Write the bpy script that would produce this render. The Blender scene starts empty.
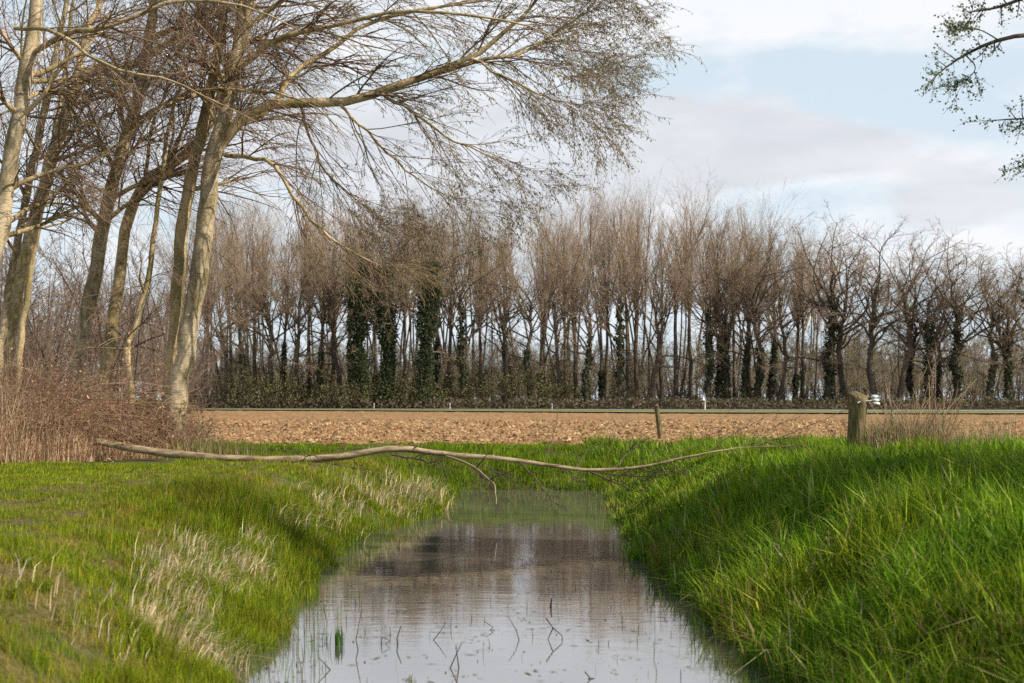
import bpy, math, random
import numpy as np
from mathutils import Vector

PI = math.pi
F = 1024 * 50.0 / 36.0          # focal length in pixels
CAMZ, HOR = 1.3, 400.0
WATER_Z = -1.1
scene = bpy.context.scene
COL = scene.collection
rng = np.random.default_rng(7)

def at(px, py, Y):
    """world point seen at that pixel at depth Y (only used to measure the place)"""
    return np.array([(px - 512.0) / F * Y, Y, CAMZ - (py - HOR) / F * Y])

# ------------------------------------------------------------------ objects
def tag(o, label=None, cat=None, group=None, kind=None):
    if label: o['label'] = label
    if cat: o['category'] = cat
    if group: o['group'] = group
    if kind: o['kind'] = kind
    return o

def empty(name, loc, rz=0.0):
    o = bpy.data.objects.new(name, None)
    o.empty_display_size = 0.2
    o.location = loc; o.rotation_euler = (0, 0, rz)
    COL.objects.link(o)
    return o

class Geo:
    def __init__(self):
        self.v = []; self.c = []; self.q = []; self.t = []; self.n = 0
    def add(self, V, quads=None, tris=None, col=(0.1, 0.1, 0.1)):
        V = np.asarray(V, np.float32).reshape(-1, 3)
        c = np.asarray(col, np.float32)
        if c.ndim == 1: c = np.broadcast_to(c, (len(V), 3))
        self.v.append(V); self.c.append(c)
        if quads is not None and len(quads): self.q.append(np.asarray(quads, np.int64) + self.n)
        if tris is not None and len(tris): self.t.append(np.asarray(tris, np.int64) + self.n)
        self.n += len(V)
    def tube(self, P, R, k=3, col=(0.1, 0.1, 0.1)):
        P = np.asarray(P, float)
        if P.ndim == 2: P = P[None]
        R = np.asarray(R, float)
        if R.ndim == 1: R = np.broadcast_to(R, P.shape[:2])
        M, n, _ = P.shape
        T = np.gradient(P, axis=1)
        T /= np.linalg.norm(T, axis=2, keepdims=True) + 1e-9
        ref = np.eye(3)[np.argmin(np.abs(T.mean(1)), axis=1)]
        U = np.cross(T, ref[:, None, :]); U /= np.linalg.norm(U, axis=2, keepdims=True) + 1e-9
        W = np.cross(T, U)
        a = np.arange(k) * 2 * PI / k
        V = P[:, :, None, :] + R[:, :, None, None] * (np.cos(a)[None, None, :, None] * U[:, :, None, :] + np.sin(a)[None, None, :, None] * W[:, :, None, :])
        base = (np.arange(M) * n * k)[:, None, None]
        i = np.arange(n - 1)[None, :, None] * k; j = np.arange(k)[None, None, :]; j2 = (j + 1) % k
        Q = np.stack([base + i + j, base + i + j2, base + i + k + j2, base + i + k + j], -1).reshape(-1, 4)
        c = np.asarray(col, float)
        if c.ndim == 2: c = np.repeat(c, n * k, axis=0)
        self.add(V.reshape(-1, 3), Q, None, c)
    def leaves(self, P, D, size, width, col, cup=0.15):
        """folded diamond leaves: base P, direction D"""
        P = np.asarray(P, float); M = len(P)
        D = D / (np.linalg.norm(D, axis=1, keepdims=True) + 1e-9)
        r = rng.normal(size=(M, 3)); S = np.cross(D, r); S /= np.linalg.norm(S, axis=1, keepdims=True) + 1e-9
        Nn = np.cross(D, S)
        size = np.broadcast_to(size, (M,))[:, None]; width = np.broadcast_to(width, (M,))[:, None]
        V = np.stack([P, P + D * size * 0.5 + S * width * .5 + Nn * size * cup, P + D * size, P + D * size * 0.5 - S * width * .5 + Nn * size * cup], 1)
        Q = np.arange(M * 4).reshape(M, 4)
        c = np.asarray(col, float)
        if c.ndim == 2: c = np.repeat(c, 4, axis=0)
        self.add(V.reshape(-1, 3), Q, None, c)
    def mesh(self, name, smooth=True):
        me = bpy.data.meshes.new(name)
        V = np.concatenate(self.v); C = np.concatenate(self.c)
        Q = np.concatenate(self.q) if self.q else np.zeros((0, 4), np.int64)
        T = np.concatenate(self.t) if self.t else np.zeros((0, 3), np.int64)
        me.vertices.add(len(V)); me.vertices.foreach_set('co', V.astype(np.float32).ravel())
        me.loops.add(Q.size + T.size)
        me.loops.foreach_set('vertex_index', np.concatenate([Q.ravel(), T.ravel()]).astype(np.int32))
        me.polygons.add(len(Q) + len(T))
        st = np.concatenate([np.arange(len(Q)) * 4, Q.size + np.arange(len(T)) * 3]).astype(np.int32)
        me.polygons.foreach_set('loop_start', st)
        if smooth: me.polygons.foreach_set('use_smooth', np.ones(len(Q) + len(T), bool))
        me.update(calc_edges=True)
        ca = me.color_attributes.new('tint', 'FLOAT_COLOR', 'POINT')
        ca.data.foreach_set('color', np.concatenate([C, np.ones((len(C), 1), np.float32)], 1).astype(np.float32).ravel())
        return me
    def build(self, name, mat, parent=None, smooth=True):
        me = self.mesh(name, smooth); me.materials.append(mat)
        o = bpy.data.objects.new(name, me); COL.objects.link(o)
        if parent is not None: o.parent = parent
        return o

def dup(root):
    r = root.copy(); COL.objects.link(r)
    for ch in list(root.children):
        c = ch.copy(); COL.objects.link(c); c.parent = r
        for g in list(ch.children):
            d = g.copy(); COL.objects.link(d); d.parent = c
    return r

# ------------------------------------------------------------------ curves
def spline(pts, n):
    """Catmull-Rom through pts (rows may hold xyz + radius)"""
    p = np.asarray(pts, float)
    if len(p) == 2: return p[0] + (p[1] - p[0]) * np.linspace(0, 1, n)[:, None]
    e = np.concatenate([[2 * p[0] - p[1]], p, [2 * p[-1] - p[-2]]])
    u = np.linspace(0, len(p) - 1, n); i = np.minimum(u.astype(int), len(p) - 2); f = (u - i)[:, None]
    a, b, c, d = e[i], e[i + 1], e[i + 2], e[i + 3]
    return 0.5 * (2 * b + (c - a) * f + (2 * a - 5 * b + 4 * c - d) * f ** 2 + (3 * b - a - 3 * c + d) * f ** 3)

def unit(v): return v / (np.linalg.norm(v, axis=-1, keepdims=True) + 1e-9)

def spawn(P, R, count, t=(0.2, 1.0), ang=(30, 60), length=0.5, jit=0.35, n=5, trop=(0, 0, 0), wig=0.12, r0=0.6, rmin=0.004, rmax=9, taper=0.3, tl=0.5, absolute=False, r=None, tpow=1.0):
    r = r or rng
    M, m, _ = P.shape
    idx = np.repeat(np.arange(M), count); K = len(idx)
    tt = t[0] + (t[1] - t[0]) * r.random(K) ** tpow
    f = tt * (m - 1); i = np.minimum(f.astype(int), m - 2); f = (f - i)[:, None]
    pos = P[idx, i] * (1 - f) + P[idx, i + 1] * f
    tan = unit(P[idx, i + 1] - P[idx, i])
    pr = R[idx, i] * (1 - f[:, 0]) + R[idx, i + 1] * f[:, 0]
    L = np.linalg.norm(np.diff(P, axis=1), axis=2).sum(1)[idx]
    perp = unit(np.cross(tan, r.normal(size=(K, 3))))
    a = np.radians(r.uniform(ang[0], ang[1], K))[:, None]
    d = np.cos(a) * tan + np.sin(a) * perp
    ln = (np.full(K, length) if absolute else L * length) * (1 - tl * tt) * r.uniform(1 - jit, 1 + jit, K)
    out = np.empty((K, n, 3)); out[:, 0] = pos
    step = (ln / (n - 1))[:, None]
    tr = np.asarray(trop, float)
    for j in range(1, n):
        d = unit(d + tr / (n - 1) + r.normal(size=(K, 3)) * wig)
        out[:, j] = out[:, j - 1] + d * step
    ra = np.clip(pr * r0, rmin, rmax)
    rad = ra[:, None] * np.linspace(1, taper, n)[None]
    return out, rad

def palette(n, cols, p, spread=.18):
    c = np.asarray(cols)[rng.choice(len(cols), n, p=np.asarray(p) / np.sum(p))]
    return c * rng.uniform(1 - spread, 1 + spread, (n, 1)) * rng.uniform(.93, 1.07, (n, 3))
def vnoise(x, y, scale, seed, octs=3):
    g = np.random.default_rng(seed); out = np.zeros(np.broadcast(x, y).shape); amp = 1.0
    for o in range(octs):
        s = 0
        for k in range(7):
            a = g.uniform(0, 2 * PI); w = g.uniform(.6, 1.5) * 2 * PI / scale; ph = g.uniform(0, 2 * PI)
            s = s + np.sin((x * math.cos(a) + y * math.sin(a)) * w + ph)
        out = out + amp * s / 7; amp *= .5; scale *= .47
    return out

# ------------------------------------------------------------------ ground shape
YT = np.array([-30, 9, 12.06, 14.2, 17.06, 21.3, 24.5, 27, 29.7, 33, 40.])
XL = np.array([-2.4, -2.4, -2.38, -2.5, -2.58, -2.8, -2.75, -2.1, -1.6, -1.5, -1.5])
XR = np.array([2.6, 2.6, 2.58, 2.42, 2.28, 2.15, 2.2, 2.28, 2.42, 2.55, 2.55])
def smooth(t): t = np.clip(t, 0, 1); return t * t * (3 - 2 * t)
def ditch(x, y):
    """signed distance-like value: negative in the water; and which bank"""
    wob = 0.30 * vnoise(x, y, 2.4, 11, 3)
    l = np.interp(y, YT, XL) - x; r = x - np.interp(y, YT, XR)
    main = np.maximum(np.maximum(l, r), y - 38.0)
    arm = np.maximum(np.maximum(y - 38.0, 35.6 - y), x - 2.4)
    d = np.minimum(main, arm) + wob
    return d, l, r
def height(x, y):
    x = np.asarray(x, float); y = np.asarray(y, float)
    d, l, r = ditch(x, y)
    right = smooth((x - 0.6) / 1.2) * smooth((40 - y) / 5)
    top = 0.0 + right * (0.03 + 0.18 * smooth((x - 4) / 4) * smooth((33 - y) / 7))
    width = 2.5 - 0.1 * right + .6 * smooth((y - 33) / 3)
    t = np.clip(d / width, 0, 1)
    prof = 1 - (1 - t) ** 2.0
    prof = prof * .75 + smooth(t) * .25
    z = WATER_Z + (top - WATER_Z) * prof
    z = np.where(d < 0, WATER_Z + np.maximum(d * 0.35, -0.5), z)
    near = smooth((46 - y) / 6)
    z = z + near * np.clip(d, 0, 1) * (0.045 * vnoise(x, y, 3.0, 3, 3) + right * 0.15 * vnoise(x, y, 2.3, 5, 2))
    # low rise under the brambles and the trees on the left
    z = z + 0.25 * smooth((-7.5 - x) / 4) * smooth((y - 31) / 4) * smooth((48 - y) / 8)
    return z

# ------------------------------------------------------------------ materials
def new_mat(name):
    m = bpy.data.materials.new(name); m.use_nodes = True
    nt = m.node_tree; nt.nodes.clear()
    out = nt.nodes.new('ShaderNodeOutputMaterial')
    return m, nt, out
def N(nt, typ, **kw):
    n = nt.nodes.new(typ)
    for k, v in kw.items():
        if k in n.inputs: n.inputs[k].default_value = v
        else: setattr(n, k, v)
    return n
def noise(nt, vec, scale, detail=4, rough=.55):
    n = N(nt, 'ShaderNodeTexNoise'); n.inputs['Scale'].default_value = scale
    n.inputs['Detail'].default_value = detail; n.inputs['Roughness'].default_value = rough
    if vec is not None: nt.links.new(vec, n.inputs['Vector'])
    return n.outputs['Fac']
def ramp(nt, fac, stops):
    r = N(nt, 'ShaderNodeValToRGB'); e = r.color_ramp.elements
    while len(e) < len(stops): e.new(.5)
    for el, (p, c) in zip(e, stops):
        el.position = p; el.color = (*c, 1) if not isinstance(c, (int, float)) else (c, c, c, 1)
    nt.links.new(fac, r.inputs['Fac']); return r.outputs['Color']
def mixc(nt, fac, a, b, mode='MIX'):
    m = N(nt, 'ShaderNodeMix', data_type='RGBA', blend_type=mode)
    for s, v in ((m.inputs[0], fac), (m.inputs[6], a), (m.inputs[7], b)):
        if hasattr(v, 'is_output'): nt.links.new(v, s)
        else: s.default_value = v if isinstance(v, (int, float)) else (*v, 1)
    return m.outputs[2]
def math_(nt, op, a, b=None, c=None):
    m = N(nt, 'ShaderNodeMath', operation=op)
    for s, v in zip(m.inputs, (a, b, c)):
        if v is None: continue
        if hasattr(v, 'is_output'): nt.links.new(v, s)
        else: s.default_value = v
    return m.outputs[0]
def pos(nt, scale=None, obj=False):
    o = N(nt, 'ShaderNodeTexCoord').outputs['Object'] if obj else N(nt, 'ShaderNodeNewGeometry').outputs['Position']
    if scale is None: return o
    m = N(nt, 'ShaderNodeMapping'); m.inputs['Scale'].default_value = scale
    nt.links.new(o, m.inputs['Vector']); return m.outputs[0]

def leaf_mat(name, trans=0.35, rough=0.6, gain=1.0):
    m, nt, out = new_mat(name)
    a = N(nt, 'ShaderNodeVertexColor', layer_name='tint').outputs['Color']
    d = N(nt, 'ShaderNodeBsdfPrincipled', Roughness=rough); nt.links.new(a, d.inputs['Base Color'])
    d.inputs['Specular IOR Level'].default_value = 0.12
    if trans > 0:
        t = N(nt, 'ShaderNodeBsdfTranslucent'); nt.links.new(a, t.inputs['Color'])
        mx = N(nt, 'ShaderNodeMixShader'); mx.inputs[0].default_value = trans
        nt.links.new(d.outputs[0], mx.inputs[1]); nt.links.new(t.outputs[0], mx.inputs[2])
        nt.links.new(mx.outputs[0], out.inputs[0])
    else: nt.links.new(d.outputs[0], out.inputs[0])
    return m
M = {}
M['grass'] = leaf_mat('grass_blades', .38, .5)
M['straw'] = leaf_mat('dry_straw', .3, .8)
M['twig'] = leaf_mat('twig_bark', 0, .85)
M['leaf'] = leaf_mat('leaf', .3, .6)
M['straw_soil'] = leaf_mat('clod_soil', 0, .95)
M['debris'] = leaf_mat('wet_debris', 0, .5)

def surf(name, color_fn, rough=.9, bump=None, spec=.3):
    m, nt, out = new_mat(name)
    p = N(nt, 'ShaderNodeBsdfPrincipled', Roughness=rough); p.inputs['Specular IOR Level'].default_value = spec
    c = color_fn(nt)
    nt.links.new(c, p.inputs['Base Color'])
    if bump:
        b = N(nt, 'ShaderNodeBump'); b.inputs['Strength'].default_value = bump[0]; b.inputs['Distance'].default_value = bump[1]
        nt.links.new(bump[2](nt), b.inputs['Height']); nt.links.new(b.outputs[0], p.inputs['Normal'])
    nt.links.new(p.outputs[0], out.inputs[0]); return m

def bark_color(pale, mid, dark, moss):
    def f(nt):
        big = noise(nt, pos(nt, (1, 1, .6), True), 2.6, 6, .7)
        c = ramp(nt, big, [(.30, mid), (.46, pale), (.66, pale), (.80, mid)])
        # moss and algae in long patches
        ms = noise(nt, pos(nt, (1, 1, .35), True), 1.7, 6, .7)
        c = mixc(nt, ramp(nt, ms, [(.44, 0.0), (.58, .9)]), c, moss)
        # dark lenticels: short bands lying across the trunk, in places
        ln = noise(nt, pos(nt, (2.2, 2.2, 11), True), 1.5, 4, .65)
        c = mixc(nt, ramp(nt, ln, [(.60, 0.0), (.70, .75)]), c, dark)
        # old branch scars
        sc = noise(nt, pos(nt, (1.5, 1.5, 1.9), True), 2.3, 7, .75)
        return mixc(nt, ramp(nt, sc, [(.60, 0.0), (.66, .9)]), c, dark)
    return f
bark_bump = (0.6, .03, lambda nt: noise(nt, pos(nt, (6, 6, 14), True), 2.0, 5, .65))
M['bark'] = surf('pale_bark', bark_color((.62, .495, .325), (.33, .235, .125), (.05, .036, .025), (.17, .135, .06)), .85, bark_bump)
M['bark_olive'] = surf('mossy_bark', bark_color((.66, .50, .29), (.42, .30, .15), (.055, .04, .024), (.25, .20, .08)), .9, bark_bump)
M['far_bark'] = surf('far_bark', lambda nt: ramp(nt, noise(nt, pos(nt, (1, 1, .3), True), 1.4, 4, .6), [(.3, (.085, .066, .048)), (.55, (.15, .115, .08)), (.75, (.22, .17, .115))]), .95)
M['log'] = surf('peeled_log', lambda nt: mixc(nt, ramp(nt, noise(nt, pos(nt, (.8, 4, 4)), 2.6, 5, .65), [(.40, 0.0), (.62, 1.0)]), (.48, .37, .225), (.17, .12, .07)), .8,
                (.5, .02, lambda nt: noise(nt, pos(nt, (3, 9, 9)), 4, 4, .6)))
M['post'] = surf('weathered_post', lambda nt: mixc(nt, ramp(nt, noise(nt, pos(nt, (1, 1, 1), True), 6, 5, .65), [(.42, 0.0), (.62, .9)]),
                 ramp(nt, noise(nt, pos(nt, (9, 9, 1.2), True), 3, 4, .6), [(.34, (.045, .028, .017)), (.50, (.19, .125, .07)), (.68, (.40, .29, .175))]), (.13, .13, .04)), .9,
                 (.7, .02, lambda nt: noise(nt, pos(nt, (20, 20, 2.5), True), 3, 4, .6)))
M['white'] = surf('white_paint', lambda nt: ramp(nt, noise(nt, pos(nt, None, True), 9, 3), [(.3, (.62, .62, .60)), (.6, (.82, .82, .80))]), .4, None, .5)
M['metal'] = surf('dull_metal', lambda nt: ramp(nt, noise(nt, pos(nt, None, True), 14, 3), [(.3, (.30, .30, .30)), (.6, (.42, .42, .41))]), .5, None, .5)

def ground_col(nt):
    p = pos(nt)
    c = ramp(nt, noise(nt, p, 1.1, 6, .65), [(.30, (.075, .052, .028)), (.46, (.075, .075, .022)), (.62, (.085, .11, .022))])
    a = N(nt, 'ShaderNodeVertexColor', layer_name='tint').outputs['Color']
    soil = ramp(nt, noise(nt, p, 14, 7, .8), [(.38, (.05, .036, .015)), (.5, (.13, .10, .030)), (.64, (.25, .185, .085))])
    return mixc(nt, a, c, soil)
M['ground'] = surf('meadow_earth', ground_col, .95, (.8, .05, lambda nt: noise(nt, pos(nt), 9, 5, .7)))
def field_col(nt):
    a = noise(nt, pos(nt, (1, .7, 1)), 3.4, 7, .8)
    c = ramp(nt, a, [(.36, (.115, .058, .027)), (.45, (.28, .158, .074)), (.54, (.42, .258, .124)), (.66, (.55, .38, .205))])
    b = noise(nt, pos(nt, (.25, 1.1, 1)), .22, 4, .6)
    return mixc(nt, ramp(nt, b, [(.48, 0.0), (.64, .55)]), c, (.24, .14, .073))
M['field'] = surf('ploughed_soil', field_col, 1.0, (.7, .05, lambda nt: noise(nt, pos(nt), 9, 6, .75)), .1)
M['road'] = surf('road_asphalt', lambda nt: ramp(nt, noise(nt, pos(nt), 3, 5, .6), [(.3, (.26, .255, .24)), (.6, (.32, .315, .30))]), .85)
M['verge'] = surf('verge_turf', lambda nt: ramp(nt, noise(nt, pos(nt), .7, 6, .65), [(.3, (.19, .18, .055)), (.5, (.21, .22, .06)), (.7, (.30, .28, .10))]), 1.0)
M['litter'] = surf('leaf_litter', lambda nt: ramp(nt, noise(nt, pos(nt), .8, 6, .65), [(.3, (.04, .03, .02)), (.5, (.075, .055, .032)), (.7, (.06, .065, .025))]), 1.0)

def water_mat():
    m, nt, out = new_mat('ditch_water')
    p = N(nt, 'ShaderNodeBsdfPrincipled', Roughness=.045, IOR=7.0)
    c = ramp(nt, noise(nt, pos(nt, (.5, .35, 1)), 1.2, 5, .6), [(.35, (.08, .073, .058)), (.65, (.14, .125, .10))])
    nt.links.new(c, p.inputs['Base Color'])
    n1 = noise(nt, pos(nt, (1.2, 3.2, 1)), 2.4, 3, .5); n2 = noise(nt, pos(nt, (.35, .8, 1)), 1.5, 2, .5)
    h = math_(nt, 'ADD', n1, math_(nt, 'MULTIPLY', n2, 1.5))
    b = N(nt, 'ShaderNodeBump'); b.inputs['Strength'].default_value = .026; b.inputs['Distance'].default_value = .04
    nt.links.new(h, b.inputs['Height']); nt.links.new(b.outputs[0], p.inputs['Normal'])
    # thin dull film drifting in patches
    film = ramp(nt, noise(nt, pos(nt, (.9, 2.4, 1)), 1.6, 6, .7), [(.50, .012), (.75, .07)])
    nt.links.new(film, p.inputs['Roughness'])
    nt.links.new(p.outputs[0], out.inputs[0]); return m
M['water'] = water_mat()

# ------------------------------------------------------------------ world, sun, camera
SUN_EL, SUN_AZ = math.radians(38), math.atan2(0.91, -0.41)      # azimuth from +Y towards +X
S = Vector((math.sin(SUN_AZ) * math.cos(SUN_EL), math.cos(SUN_AZ) * math.cos(SUN_EL), math.sin(SUN_EL)))
sun = bpy.data.lights.new('sun', 'SUN'); sun.energy = 5.0; sun.angle = math.radians(.55); sun.color = (1, .91, .76)
so = bpy.data.objects.new('sun', sun); COL.objects.link(so); so.rotation_euler = S.to_track_quat('Z', 'Y').to_euler(); so.location = (20, -20, 30)

w = bpy.data.worlds.new('World'); scene.world = w; w.use_nodes = True
nt = w.node_tree; nt.nodes.clear()
wo = nt.nodes.new('ShaderNodeOutputWorld'); bg = nt.nodes.new('ShaderNodeBackground'); bg.inputs['Strength'].default_value = .1
sky = N(nt, 'ShaderNodeTexSky', sky_type='NISHITA', sun_disc=False, sun_elevation=SUN_EL, sun_rotation=SUN_AZ, altitude=20, air_density=1.0, dust_density=1.2, ozone_density=1.0)
g = N(nt, 'ShaderNodeTexCoord').outputs['Generated']
sx = N(nt, 'ShaderNodeSeparateXYZ'); nt.links.new(g, sx.inputs[0])
az = math_(nt, 'ARCTAN2', sx.outputs[0], sx.outputs[1])
el = math_(nt, 'ARCSINE', sx.outputs[2])
def cvec(sa, se, off):
    c = N(nt, 'ShaderNodeCombineXYZ'); nt.links.new(math_(nt, 'MULTIPLY', az, sa), c.inputs[0]); nt.links.new(math_(nt, 'MULTIPLY', el, se), c.inputs[1]); c.inputs[2].default_value = off
    return c.outputs[0]
def blob(px, py, rx, ry, gain):
    """soft cloud body centred on that bearing"""
    a0, e0 = math.atan((px - 512) / F), math.atan((HOR - py) / F)
    u = math_(nt, 'MULTIPLY', math_(nt, 'SUBTRACT', az, a0), F / rx); v = math_(nt, 'MULTIPLY', math_(nt, 'SUBTRACT', el, e0), F / ry)
    r2 = math_(nt, 'ADD', math_(nt, 'MULTIPLY', u, u), math_(nt, 'MULTIPLY', v, v))
    return math_(nt, 'MULTIPLY', math_(nt, 'POWER', 2.718, math_(nt, 'MULTIPLY', r2, -1.0)), gain)
def total(*x):
    s = x[0]
    for y in x[1:]: s = math_(nt, 'ADD', s, y)
    return s
nA = noise(nt, cvec(5, 13, 2.3), 1.0, 7, .58)
nB = noise(nt, cvec(9, 20, 7.7), 1.3, 7, .6)
# grey lilac bodies
grey = total(nA, blob(640, 130, 230, 55, .42), blob(800, 150, 120, 30, .26), blob(985, 205, 90, 45, .36), blob(925, 222, 45, 22, .25), blob(545, 185, 190, 48, .34), blob(190, 130, 260, 60, .24), blob(390, 250, 200, 30, .2),
             blob(870, 105, 120, 34, -.30), blob(770, 205, 150, 24, -.15))
greyf = ramp(nt, grey, [(.62, 0.0), (.735, 1.0)])
# bright white sheets
white = total(nB, blob(820, 5, 420, 42, .40), blob(860, 182, 140, 18, .28), blob(960, 250, 110, 30, .28), blob(300, 150, 360, 170, .12), blob(620, 225, 160, 40, .10),
              blob(870, 105, 150, 40, -.16), blob(700, 65, 120, 14, -.12))
whitef = ramp(nt, white, [(.46, 0.0), (.78, 1.0)])
lowf = ramp(nt, el, [(.0, .88), (.26, .82), (.42, .25), (.9, .08)])      # thin veil, thickest low down
c = mixc(nt, lowf, sky.outputs[0], (7.1, 8.25, 9.1))
hi = ramp(nt, el, [(.24, 1.0), (.50, .28)])
c = mixc(nt, math_(nt, 'MULTIPLY', whitef, hi), c, (8.8, 8.95, 9.3))
gs = ramp(nt, noise(nt, cvec(7, 22, 4.1), 1.2, 5, .55), [(.35, (6.4, 6.65, 7.15)), (.65, (7.7, 7.9, 8.35))])
c = mixc(nt, math_(nt, 'MULTIPLY', math_(nt, 'MULTIPLY', greyf, .85), hi), c, gs)
nt.links.new(c, bg.inputs['Color']); nt.links.new(bg.outputs[0], wo.inputs[0])

cam = bpy.data.cameras.new('camera'); co = bpy.data.objects.new('camera', cam); COL.objects.link(co)
co.location = (0, 0, CAMZ); co.rotation_euler = (PI / 2, 0, 0)
cam.lens = 50; cam.sensor_width = 36; cam.shift_y = (HOR - 341.5) / 1024
cam.clip_start = .1; cam.clip_end = 12000
cam.dof.use_dof = True; cam.dof.focus_distance = 29; cam.dof.aperture_fstop = 2.4
scene.camera = co
scene.view_settings.view_transform = 'Standard'; scene.view_settings.look = 'None'; scene.view_settings.exposure = .12; scene.view_settings.gamma = 1
cy = scene.cycles
cy.max_bounces = 5; cy.diffuse_bounces = 3; cy.glossy_bounces = 3; cy.transmission_bounces = 3; cy.caustics_reflective = False; cy.caustics_refractive = False
cy.use_denoising = False

# ------------------------------------------------------------------ the setting
def sheet(xs, ys, zf):
    X, Y = np.meshgrid(xs, ys); Z = zf(X, Y)
    V = np.stack([X, Y, Z], -1).reshape(-1, 3); nx, ny = len(xs), len(ys)
    i = np.arange(ny - 1)[:, None] * nx + np.arange(nx - 1)[None]
    Q = np.stack([i, i + 1, i + nx + 1, i + nx], -1).reshape(-1, 4)
    G = Geo(); G.add(V, Q); return G
def path_mask(x, y):
    pd = np.abs(x - np.interp(y, [5, 9, 12.3, 18.5, 26.4, 31], [-3.5, -3.75, -4.5, -5.8, -5.2, -4.2]))      # the trodden path runs along the bank
    a = smooth((2.0 - pd) / 1.3); b = smooth((-x - 2.7 - .05 * y) / 2.0)
    n = 1.2 * vnoise(x, y, .55, 41, 4) + .6 * vnoise(x, y, 2.6, 42, 3)
    return np.clip(a * smooth((n + .35) / .6) + .6 * b * smooth((n - .28) / .4), 0, 1)
xs = np.concatenate([[-4000, -800, -200, -60], np.arange(-26, 18, .16), [25, 60, 200, 800, 4000]])
ys = np.concatenate([[-800, -100, -30, -10], np.arange(0, 48, .16), [60, 90, 200, 800, 6000]])
G = sheet(xs, ys, height)
G.c[0] = np.repeat((.8 * path_mask(G.v[0][:, 0], G.v[0][:, 1]) * (G.v[0][:, 1] < 40))[:, None], 3, 1)   # where the path has worn down to soil
tag(G.build('ground', M['ground']), kind='structure')
def field_z(x, y):
    n = vnoise(x, y, .9, 21, 3); m = vnoise(x, y, .34, 22, 2); b = vnoise(x, y, 3.0, 23, 2)
    z = .06 + .012 * np.abs(n) + .02 * np.maximum(m, 0) ** 1.3 + .03 * b + .022 * np.abs(rng.normal(0, 1, np.shape(n))) + .016 * np.sin(y * 2 * PI / 2.3 + .06 * x + .5 * n)
    return -.08 + (z + .08) * smooth((y - 41.0 - .9 * vnoise(x, y * 0, 2.5, 24, 4)) / .7)
EDGE = 41.0
x0 = np.arange(-34, 40, .13); y0 = np.arange(EDGE - .6, 62, .13)
G = sheet(x0, y0, field_z)
G2 = sheet(np.arange(-90, 96, .45), np.arange(62, 170, .45), lambda x, y: np.where(y > 1.5 + np.interp(x, [-150, -42, -12, 12, 48, 160], [184, 165, 148, 126, 114, 98]), -.3, field_z(x, y)))
for V, C, Q in zip(G2.v, G2.c, G2.q): G.add(V, Q, None, C)
tag(G.build('ploughed_field', M['field'], smooth=False), kind='structure')
# loose clods and stubble on the field are part of what nobody could count
n = 105000
cx = rng.uniform(-34, 40, n); cyy = EDGE + .1 + 42 * rng.random(n) ** 1.5
ok = np.abs(cx) < .37 * cyy + 3; cx, cyy = cx[ok], cyy[ok]; n = len(cx)
sz = np.minimum(rng.gamma(1.6, .014, n) + .012, .085) * (1 + .012 * (cyy - 41))
tet = unit(np.array([[1, .2, .1], [-.2, 1, .0], [-1, -.3, .1], [.2, -1, .1], [.05, .1, .9]]))
V = tet[None] * sz[:, None, None] * rng.uniform(.4, 1.6, (n, 5, 3)) * np.array([1, 1, .8]); V += np.stack([cx, cyy, field_z(cx, cyy) + .01], -1)[:, None]
T = np.array([[0, 1, 4], [1, 2, 4], [2, 3, 4], [3, 0, 4]])
damp = smooth((vnoise(cx, cyy * 2.2, 5.0, 71, 3) - .1) / .5)[:, None] * .45
G = Geo(); G.add(V.reshape(-1, 3), None, (T[None] + (np.arange(n) * 5)[:, None, None]).reshape(-1, 3), np.repeat(palette(n, [(.125, .064, .029), (.285, .160, .074), (.43, .262, .125), (.55, .39, .215)], [2.2, 4, 4.5, 1.8]) * (1 - damp), 5, axis=0))
o = tag(G.build('soil_clods', M['straw_soil'], smooth=False), 'loose lumps of brown soil lying on the ploughed field', 'soil clods', kind='stuff')

def strip(name, mat, pts_near, pts_far, z, kind='structure'):
    G = Geo(); a = np.array([[x, y, z] for x, y in pts_near]); b = np.array([[x, y, z] for x, y in pts_far]); n = len(a)
    G.add(np.concatenate([a, b]), [[i, i + 1, n + i + 1, n + i] for i in range(n - 1)])
    return tag(G.build(name, mat), kind=kind)
strip('grass_verge', M['verge'], [(-150, 184), (-42, 165), (-12, 148), (12, 126), (48, 114), (160, 98)], [(-150, 196), (-42, 178), (-12, 165), (12, 146), (48, 134), (160, 119)], .22)
strip('road', M['road'], [(-150, 195.5), (-42, 177.5), (-12, 164.5), (12, 145.5), (48, 133.5), (160, 118.5)], [(-150, 199), (-42, 181), (-12, 171), (12, 158), (48, 150), (160, 138)], .25)
strip('woodland_floor', M['litter'], [(-260, 205), (-42, 180.5), (-12, 170.5), (12, 157.5), (48, 149.5), (260, 128)], [(-260, 420), (-42, 420), (-12, 420), (12, 420), (48, 420), (260, 420)], .20)

G = Geo()
wx = [-40, -1.0, 2.9]; 
G.add([[-4.2, -25, WATER_Z], [3.6, -25, WATER_Z], [3.6, 39.6, WATER_Z], [-4.2, 39.6, WATER_Z], [-40, 34.6, WATER_Z], [-4.2, 34.6, WATER_Z], [-40, 39.6, WATER_Z]], [[0, 1, 2, 3]], None)
tag(G.build('ditch_water', M['water']), kind='structure')

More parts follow.
